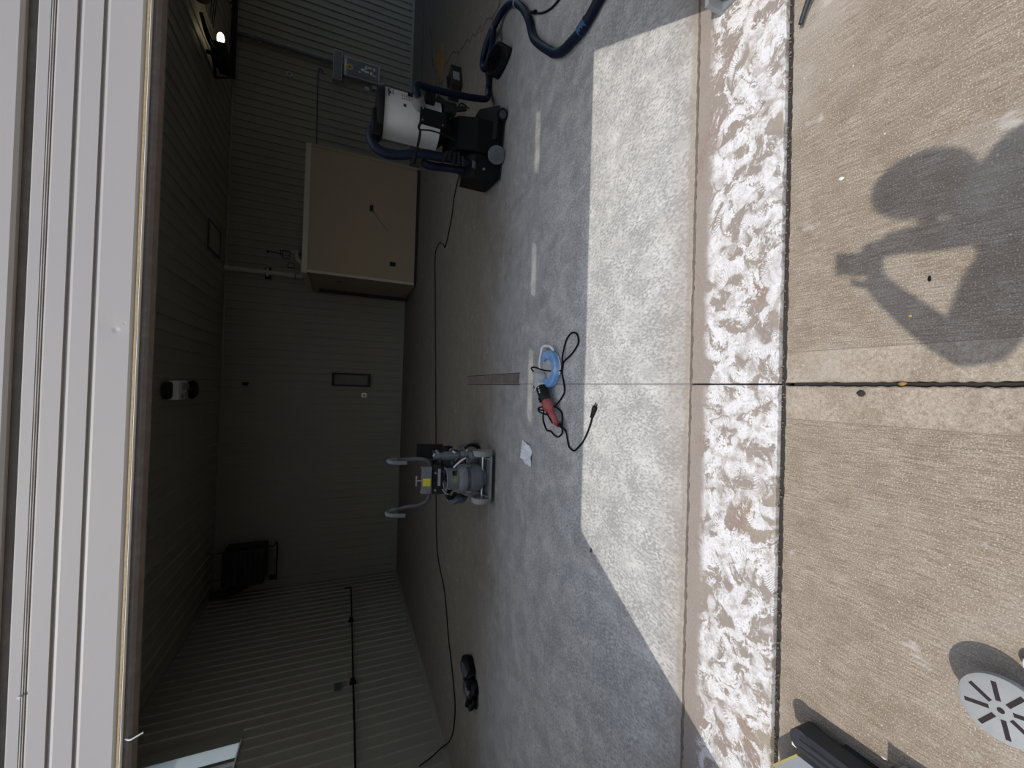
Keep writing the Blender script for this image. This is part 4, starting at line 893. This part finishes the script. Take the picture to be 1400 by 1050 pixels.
for i in range(4): L(bxo('vent_rib', (0.17 + i * 0.012, -0.02, 0.108), (0.005, 0.035, 0.01), BLK, t))
b = new(); lathe(b, [(0.043, 0.225), (0.046, 0.235), (0.046, 0.27), (0.040, 0.30), (0.028, 0.315), (0.0, 0.318)], 24, Matrix.Translation((0, 0, 0.070)) @ Matrix.Rotation(R(90), 4, 'Y')); L(obj('rear_housing', b, REDM, t, smooth=True, label='red rear housing'))
b = new(); tube(b, [(0.29, 0.006, 0.07), (0.34, 0.004, 0.065), (0.39, 0.002, 0.055), (0.425, 0.0, 0.048), (0.455, 0.018, 0.042)], [0.030, 0.026, 0.024, 0.024, 0.024], 14, 6); L(obj('rear_handle', b, REDM, t, smooth=True))
b = new(); tube(b, [(0.29, -0.014, 0.082), (0.34, -0.018, 0.074), (0.41, -0.018, 0.058)], 0.018, 10, 6); L(obj('paddle_switch', b, BLK, t, smooth=True))
b = new(); cyl(b, (0.455, 0.016, 0.042), (0.53, 0.045, 0.025), 0.014, 0.008, seg=10); L(obj('cord_boot', b, BLK, t, smooth=True))
# its cord in world coordinates, relative to the tool origin
def rel(P): return [(x - 0.08, y - 2.98, z) for x, y, z in P]
z = 0.008
P = [(-0.294, 2.606, 0.022), (-0.335, 2.605, 0.012), (-0.40, 2.585, z), (-0.42, 2.56, z), (-0.43, 2.50, z), (-0.39, 2.44, z), (-0.35, 2.39, z), (-0.29, 2.345, z), (-0.23, 2.31, z), (-0.17, 2.285, z)]
b = new(); tube(b, rel(P), 0.0065, 8, 8)
P = [(0.15, 3.03, 0.10), (0.18, 3.04, 0.115), (0.185, 3.0, 0.10), (0.17, 2.94, 0.085), (0.155, 2.86, 0.07), (0.15, 2.76, 0.02), (0.165, 2.71, z), (0.22, 2.69, z), (0.27, 2.58, z), (0.34, 2.49, z), (0.40, 2.50, z), (0.425, 2.54, z), (0.425, 2.60, z), (0.37, 2.67, z), (0.25, 2.69, z + 0.012), (0.19, 2.705, z), (0.13, 2.71, z), (0.05, 2.675, z), (-0.01, 2.665, z), (-0.05, 2.70, z), (-0.09, 2.75, z), (-0.14, 2.80, 0.03)]
tube(b, rel(P), 0.0065, 8, 8)
P = [(-0.14, 2.80, 0.03), (-0.16, 2.85, 0.10), (-0.15, 2.89, 0.115), (-0.14, 2.94, 0.06), (-0.165, 3.0, z), (-0.24, 3.01, z), (-0.30, 2.97, z), (-0.33, 2.93, z), (-0.33, 2.87, z), (-0.355, 2.80, z), (-0.36, 2.74, z), (-0.33, 2.69, z), (-0.30, 2.66, z + 0.012), (-0.24, 2.665, z + 0.012), (-0.17, 2.70, z), (-0.13, 2.76, 0.03), (-0.13, 2.82, 0.10), (-0.15, 2.87, 0.122), (-0.18, 2.90, 0.09), (-0.20, 2.88, 0.03)]
tube(b, rel(P), 0.0065, 8, 8)
obj('power_cord', b, BLK, t, smooth=True)
b = new(); P = rel([(-0.175, 2.288, 0.012), (-0.125, 2.262, 0.012), (-0.10, 2.250, 0.012)])
cyl(b, P[0], P[1], 0.011, 0.017, seg=12); cyl(b, P[1], P[2], 0.018, seg=12)
for s in (-0.008, 0.008): cyl(b, Vector(P[2]) + Vector((s * 0.5, s, 0)), Vector(P[2]) + Vector((s * 0.5 + 0.022, s - 0.011, 0)), 0.003, seg=6)
obj('plug', b, BLK, t)

# crumpled white plastic
b = new(); bmesh.ops.create_grid(b, x_segments=14, y_segments=18, size=0.5)
rr = random.Random(3)
for v in b.verts:
    x, y = v.co.x, v.co.y
    h = 0.5 + 0.5 * math.sin(9 * x + 4 * y) * math.cos(7 * y - 5 * x) + rr.uniform(-0.25, 0.25)
    e = max(0, 1 - (2.0 * math.hypot(x, y)) ** 3 * 0.7)
    v.co = Vector((x * 0.19 * (0.75 + 0.5 * (0.5 - abs(y))) + rr.uniform(-.006, .006) - 0.01 * y, y * 0.22 + 0.03 * x + rr.uniform(-.004, .004), 0.008 + 0.045 * e * max(h, 0)))
ex = bmesh.ops.extrude_face_region(b, geom=b.faces[:]); vs = [g for g in ex['geom'] if isinstance(g, bmesh.types.BMVert)]
bmesh.ops.translate(b, vec=(0, 0, -0.004), verts=vs)
o = obj('plastic_wrapper', b, PLAST); o.location = (-0.58, 3.32, 0); o.rotation_euler = (0, 0, R(-18)); tag(o, 'crumpled white plastic wrapper on the floor beyond the angle grinder', 'wrapper')

# knee pads
t = thing('knee_pads', 'pair of black knee pads with grey shells on the dim floor', 'knee pads', (-3.50, 4.62, 0), R(-12)); t.scale = (0.72, 0.85, 0.9)
def lump(sx, sy, sz, loc, mat, name, par, seed, amp=0.18, lab=None):
    r = random.Random(seed); a = [r.uniform(3, 7) for _ in range(4)]
    b = new(); bmesh.ops.create_icosphere(b, subdivisions=3, radius=1.0)
    for v in b.verts:
        f = 1 + amp * math.sin(a[0] * v.co.x + a[1]) * math.sin(a[2] * v.co.y + a[3] * v.co.z)
        v.co = Vector((v.co.x * sx * f, v.co.y * sy * f, max(v.co.z, -0.7) * sz * f))
    bmesh.ops.translate(b, vec=loc, verts=b.verts); return obj(name, b, mat, par, smooth=True, label=lab)
SHELL = plain('pad_shell_grey', (0.040, 0.044, 0.05), 0.5)
for i, (x, y, a) in enumerate(((0.16, 0.12, 40), (-0.02, -0.06, -20))):
    p = lump(0.15, 0.17, 0.09, (x, y, 0.07), BLK, 'pad', t, i + 2)
    lump(0.085, 0.13, 0.05, (x + 0.01, y - 0.03, 0.125), SHELL, 'shell', p, i + 9, 0.08)
lump(0.13, 0.10, 0.07, (-0.24, -0.12, 0.055), BLK, 'strap_bundle', t, 21, 0.35)
lump(0.08, 0.10, 0.05, (-0.14, 0.20, 0.04), DGREY, 'strap_bundle', t, 23, 0.35)
b = new(); tube(b, [(-0.02, -0.2, 0.10), (-0.12, -0.26, 0.05), (-0.22, -0.22, 0.02), (-0.3, -0.12, 0.015)], 0.014, 6); obj('strap', b, BLK, t)
bxo('buckle', (0.10, 0.0, 0.16), (0.05, 0.03, 0.02), STEEL, t); bxo('buckle', (-0.30, -0.16, 0.06), (0.09, 0.03, 0.03), GALV, t)
bxo('buckle', (-0.16, 0.22, 0.085), (0.05, 0.05, 0.02), GALV, t)

# ------------------------------------------------------------------ things near the photographer
# slotted round disc standing off the driveway
zt = 0.085
t = thing('slotted_disc', 'round dusty grey disc with eight dark slots at lower right', 'disc', (-0.729, 0.436, -0.012))
b = new(); lathe(b, [(0.0, 0.072), (0.068, 0.072), (0.075, 0.078), (0.077, 0.086), (0.074, 0.094), (0.064, 0.0975), (0.0, 0.0975)], 48); obj('disc', b, DISC, t, smooth=True)
b = new(); lathe(b, [(0.030, 0.0), (0.034, 0.03), (0.05, 0.06), (0.06, 0.0725)], 28); obj('hub_stem', b, RUB, t, smooth=True)
SLOT = plain('slot_dark', (0.022, 0.014, 0.014), 0.8)
for i in range(8):
    a = R(45 * i + 12); d = Vector((math.cos(a), math.sin(a), 0)); c = d * 0.041
    bxo('slot', (c.x, c.y, 0.0976), (0.042, 0.009, 0.0012), SLOT, t, rot=Matrix.Rotation(a, 3, 'Z'))
b = new(); cyl(b, (0, 0, 0.0972), (0, 0, 0.0982), 0.0065, seg=16); obj('centre_hole', b, SLOT, t)
t = thing('white_round_piece', 'small white round puck cut off by the right frame edge', 'piece', (-0.625, 0.398, -0.012))  # unidentified white round item, shaped by its look
b = new(); lathe(b, [(0.026, 0.0), (0.028, 0.02), (0.026, 0.026), (0.020, 0.028), (0.0, 0.028)], 32); obj('cap', b, WHT, t, smooth=True)
b = new(); lathe(b, [(0.029, 0.0), (0.031, 0.006), (0.029, 0.012), (0.028, 0.012)], 32); obj('rim', b, RUB, t, smooth=True)

# grey flat case with a black rubber rail, at the lower frame edge
t = thing('equipment_case', 'grey flat case with yellow back edge and black rubber rail', 'case', (-1.21, 0.80, -0.012))
ply = [(-0.018, 0.095), (-0.125, 0.177), (-0.36, 0.13), (-0.36, -0.25), (0.0, -0.25)]
b = new(); prism(b, ply, 'Z', 0.012, 0.085); obj('case_body', b, GREYP, t)
b = new(); a_, c_ = Vector((-0.018, 0.095, 0)), Vector((-0.125, 0.177, 0)); n_ = Vector((0.078, 0.102, 0)).normalized()
prism(b, [(q.x, q.y) for q in (a_, c_, c_ + n_ * 0.007, a_ + n_ * 0.007)], 'Z', 0.06, 0.088); obj('yellow_edge', b, OLIVE, t)
prof = [(-0.034, 0.02), (0.022, 0.02), (0.034, 0.04), (0.036, 0.080), (0.030, 0.100), (0.016, 0.108), (0.010, 0.102), (0.004, 0.108), (-0.008, 0.108), (-0.014, 0.102), (-0.020, 0.107), (-0.034, 0.104)]
b = new(); prism(b, [(x + 0.052, z) for x, z in prof], 'Y', -0.30, 0.08); obj('rubber_rail', b, RUB, t)
b = new(); cyl(b, (0.052, 0.08, 0.024), (0.052, 0.08, 0.104), 0.034, seg=20); obj('rail_end', b, RUB, t, smooth=True)
bxo('white_tag', (0.022, 0.104, 0.082), (0.020, 0.014, 0.028), WHT, t)
bxo('rail_foot', (0.05, -0.1, 0.010), (0.05, 0.20, 0.020), RUB, t)
bxo('end_plate', (0.105, -0.215, 0.045), (0.09, 0.12, 0.05), GREYP, t, bev=0.004); bxo('plate_edge', (0.105, -0.152, 0.066), (0.092, 0.008, 0.012), RUB, t)

# black lever handle at the top edge
t = thing('lever_bar', 'black curved lever with a clamp head at the upper frame edge', 'tool', (1.45, 0.93, -0.012))
b = new(); tube(b, [(-0.052, 0.045, 0.030), (-0.02, 0.030, 0.034), (0.010, 0.010, 0.040), (0.04, -0.02, 0.045), (0.08, -0.05, 0.05)], [0.0085, 0.0085, 0.009, 0.011, 0.013], 12, 6); obj('lever', b, RUB, t, smooth=True)
b = new(); box(b, (0.085, -0.055, 0.035), (0.09, 0.055, 0.06), Matrix.Rotation(R(-38), 3, 'Z'), 0.008); obj('clamp_head', b, BLK, t)
b = new(); cyl(b, (0.18, -0.12, 0.03), (0.32, -0.22, 0.03), 0.028, seg=14); cyl(b, (0.10, -0.065, 0.03), (0.2, -0.135, 0.03), 0.016, seg=12); obj('shaft', b, BLK, t)
b = new(); box(b, (0.1, -0.065, 0.004), (0.12, 0.06, 0.008)); obj('foot_plate', b, BLK, t)

# small debris
def chip(name, lab, catg, loc, s, mat, seed):
    r = random.Random(seed); b = new(); bmesh.ops.create_icosphere(b, subdivisions=2, radius=1.0)
    for v in b.verts:
        v.co = Vector((v.co.x * s[0] * r.uniform(0.75, 1.2), v.co.y * s[1] * r.uniform(0.75, 1.2), v.co.z * s[2]))
    o = obj(name, b, mat, smooth=False); o.location = (loc[0], loc[1], loc[2] + s[2] * 0.9); return tag(o, lab, catg)
chip('dead_leaf', 'dark dead leaf curled beside the driveway joint', 'leaf', (0.020, 0.775, -0.012), (0.010, 0.013, 0.005), plain('leaf_dark', (0.03, 0.026, 0.022), 0.9), 1)
chip('yellow_chip', 'tiny yellow chip inside the photographer shadow', 'chip', (0.255, 0.655, -0.012), (0.0035, 0.004, 0.002), plain('chip_yellow', (0.8, 0.7, 0.1), 0.7), 2)
chip('brown_leaf', 'small brown leaf scrap stuck in the driveway joint', 'leaf', (0.052, 0.672, -0.018), (0.006, 0.010, 0.006), plain('leaf_brown', (0.30, 0.17, 0.06), 0.9), 3)
chip('bolt', 'small dark bolt head on the sunlit floor', 'bolt', (-1.055, 2.262, 0), (0.014, 0.011, 0.007), plain('bolt_brown', (0.08, 0.055, 0.04), 0.7), 4)
chip('white_pebble', 'white paint flake on driveway near the strip', 'pebble', (0.76, 0.845, -0.012), (0.006, 0.008, 0.003), WHT, 5)
chip('black_scrap', 'thin black scrap on the shadowed driveway', 'scrap', (0.357, 0.613, -0.012), (0.010, 0.004, 0.003), BLK, 6)
chip('paint_flake', 'white flake on driveway in front of the grey case', 'flake', (-1.095, 0.70, -0.012), (0.004, 0.007, 0.002), WHT, 8)

# ------------------------------------------------------------------ the photographer (only the shadow shows)
def skin(name, verts, edges, rad, mat, parent, sub=2, root=0):
    me = bpy.data.meshes.new(name); me.from_pydata([Vector(v) for v in verts], edges, []); me.materials.append(mat)
    o = bpy.data.objects.new(name, me); COL.objects.link(o); o.parent = parent
    md = o.modifiers.new('skin', 'SKIN')
    sv = me.skin_vertices[0].data
    for i, r in enumerate(rad): sv[i].radius = (r, r) if not hasattr(r, '__len__') else r
    sv[root].use_root = True
    sm = o.modifiers.new('sub', 'SUBSURF'); sm.levels = sub; sm.render_levels = sub
    md.use_smooth_shade = True
    return o
t = thing('person', 'person in dark shirt holding up a phone, facing the door', 'person', (0.12, -0.38, -0.012))
O = Vector((0.12, -0.38, -0.012))
B = {'pel': (0.12, -0.40, 0.95), 'sp': (0.11, -0.37, 1.14), 'ch': (0.10, -0.34, 1.32), 'nk': (0.115, -0.31, 1.47), 'hd': (0.13, -0.25, 1.56), 'ht': (0.14, -0.235, 1.66),
     'ls': (-0.07, -0.31, 1.395), 'le': (-0.235, -0.10, 1.15), 'lw': (-0.085, -0.045, 1.41), 'lh': (-0.05, -0.055, 1.46),
     'rs': (0.225, -0.33, 1.395), 're': (0.12, -0.12, 1.12), 'rw': (0.065, -0.06, 1.37), 'rh': (0.03, -0.062, 1.42),
     'lk': (0.02, -0.37, 0.50), 'la': (0.00, -0.42, 0.09), 'lf': (-0.02, -0.25, 0.035), 'lhp': (0.03, -0.40, 0.90),
     'rk': (0.23, -0.38, 0.50), 'ra': (0.25, -0.44, 0.09), 'rf': (0.28, -0.27, 0.035), 'rhp': (0.21, -0.40, 0.90)}
Rd = {'pel': (.15, .11), 'sp': (.135, .10), 'ch': (.16, .11), 'nk': .075, 'hd': (.075, .09), 'ht': (.07, .085), 'ls': .065, 'le': .055, 'lw': .036, 'lh': .026, 'rs': .065, 're': .055, 'rw': .04, 'rh': .026,
      'lk': .058, 'la': .040, 'lf': .036, 'lhp': .085, 'rk': .058, 'ra': .040, 'rf': .036, 'rhp': .085}
E_ = [('pel', 'sp'), ('sp', 'ch'), ('ch', 'nk'), ('nk', 'hd'), ('hd', 'ht'), ('ch', 'ls'), ('ls', 'le'), ('le', 'lw'), ('lw', 'lh'), ('ch', 'rs'), ('rs', 're'), ('re', 'rw'), ('rw', 'rh'),
      ('pel', 'lhp'), ('lhp', 'lk'), ('lk', 'la'), ('la', 'lf'), ('pel', 'rhp'), ('rhp', 'rk'), ('rk', 'ra'), ('ra', 'rf')]
K = list(B); V = [Vector(B[k]) - O for k in K]; ED = [(K.index(a), K.index(b)) for a, b in E_]; RA = [Rd[k] for k in K]
# fingers: each a short chain rooted in the palm, closing round the phone
for side, hand, sg in (('l', Vector((-0.05, -0.055, 1.46)), 1), ('r', Vector((0.03, -0.062, 1.42)), -1)):
    hi = K.index(side + 'h')
    for j in range(4):
        p1 = hand + Vector((-0.030 * sg, 0.012, 0.022 - 0.016 * j)); p2 = p1 + Vector((0.004 * sg, 0.028, 0.004)); p3 = p2 + Vector((0.022 * sg, 0.010 - 0.002 * j, 0.002))
        i0 = len(V); V += [p1 - O, p2 - O, p3 - O]; RA += [.0095, .0088, .0078]; ED += [(hi, i0), (i0, i0 + 1), (i0 + 1, i0 + 2)]
    p1 = hand + Vector((0.012 * sg, -0.012, 0.024)); p2 = p1 + Vector((0.018 * sg, 0.004, 0.022)); i0 = len(V); V += [p1 - O, p2 - O]; RA += [.011, .009]; ED += [(hi, i0), (i0, i0 + 1)]
skin('body', V, ED, RA, SKIN, t)
def cloth(name, keys, grow, mat):
    ks = [k for k in K if k in keys]; v = [Vector(B[k]) - O for k in ks]
    e = [(ks.index(a), ks.index(b)) for a, b in E_ if a in keys and b in keys]
    r = [tuple(q + grow for q in Rd[k]) if hasattr(Rd[k], '__len__') else Rd[k] + grow for k in ks]
    return skin(name, v, e, r, mat, t)
cloth('shirt', ('pel', 'sp', 'ch', 'ls', 'le', 'rs', 're'), 0.014, SHIRT)
cloth('trousers', ('pel', 'lhp', 'lk', 'la', 'rhp', 'rk', 'ra'), 0.016, JEAN)
b = new(); bmesh.ops.create_uvsphere(b, u_segments=20, v_segments=14, radius=1.0, matrix=Matrix.Translation(Vector((0.137, -0.262, 1.645)) - O) @ Matrix.Diagonal((0.098, 0.112, 0.098, 1)))
for v in [v for v in b.verts if v.co.z < 1.60 - O.z and v.co.y > -0.27 - O.y]: v.co.y = -0.27 - O.y
obj('hair', b, HAIRM, t, smooth=True)
fc = Vector((-0.42, 0.85, -0.30)).normalized()
b = new(); c = Vector((0.128, -0.235, 1.60)) - O
for s in (-1, 1):
    bmesh.ops.create_icosphere(b, subdivisions=2, radius=0.012, matrix=Matrix.Translation(c + Vector((0.030 * s, 0.072, 0.012))))
obj('eye', b, WHT, t, smooth=True)
b = new(); cyl(b, c + Vector((0, 0.070, 0.01)), c + Vector((0, 0.092, -0.028)), 0.008, 0.014, seg=10); obj('nose', b, SKIN, t, smooth=True)
b = new(); box(b, c + Vector((0, 0.076, -0.052)), (0.045, 0.012, 0.010), bev=0.003); obj('mouth', b, REDM, t)
for s in (-1, 1):
    b = new(); bmesh.ops.create_icosphere(b, subdivisions=2, radius=1, matrix=Matrix.Translation(c + Vector((0.088 * s, -0.02, 0.0))) @ Matrix.Diagonal((0.010, 0.02, 0.032, 1))); obj('ear', b, SKIN, t, smooth=True)
for k in ('l', 'r'):
    a, f = Vector(B[k + 'a']) - O, Vector(B[k + 'f']) - O
    b = new(); box(b, ((a.x + f.x) / 2, (a.y + f.y) / 2 + 0.0, 0.045), (0.10, 0.28, 0.09), Matrix.Rotation(R(6 if k == 'l' else -6), 3, 'Z'), 0.03); obj('shoe', b, BLK, t, smooth=True)
# phone: the picture was taken through its lens, so it sits just behind the camera point
ph = thing('phone', 'black smartphone held upright in the photographer’s hands', 'phone', (0, 0, CAMH))
pm = Matrix((( er.x, eu.x, -ef.x), (er.y, eu.y, -ef.y), (er.z, eu.z, -ef.z)))
ph.rotation_euler = pm.to_euler()
bxo('case', (-0.018, -0.055, 0.012), (0.074, 0.150, 0.009), BLK, ph, bev=0.003)
bxo('screen', (-0.018, -0.055, 0.0168), (0.068, 0.142, 0.001), plain('screen_dark', (0.02, 0.02, 0.025), 0.15), ph)
b = new(); cyl(b, (0.0, 0.0, 0.0055), (0, 0, 0.0075), 0.008, seg=16); obj('lens', b, BLK, ph)

bpy.context.view_layer.update()
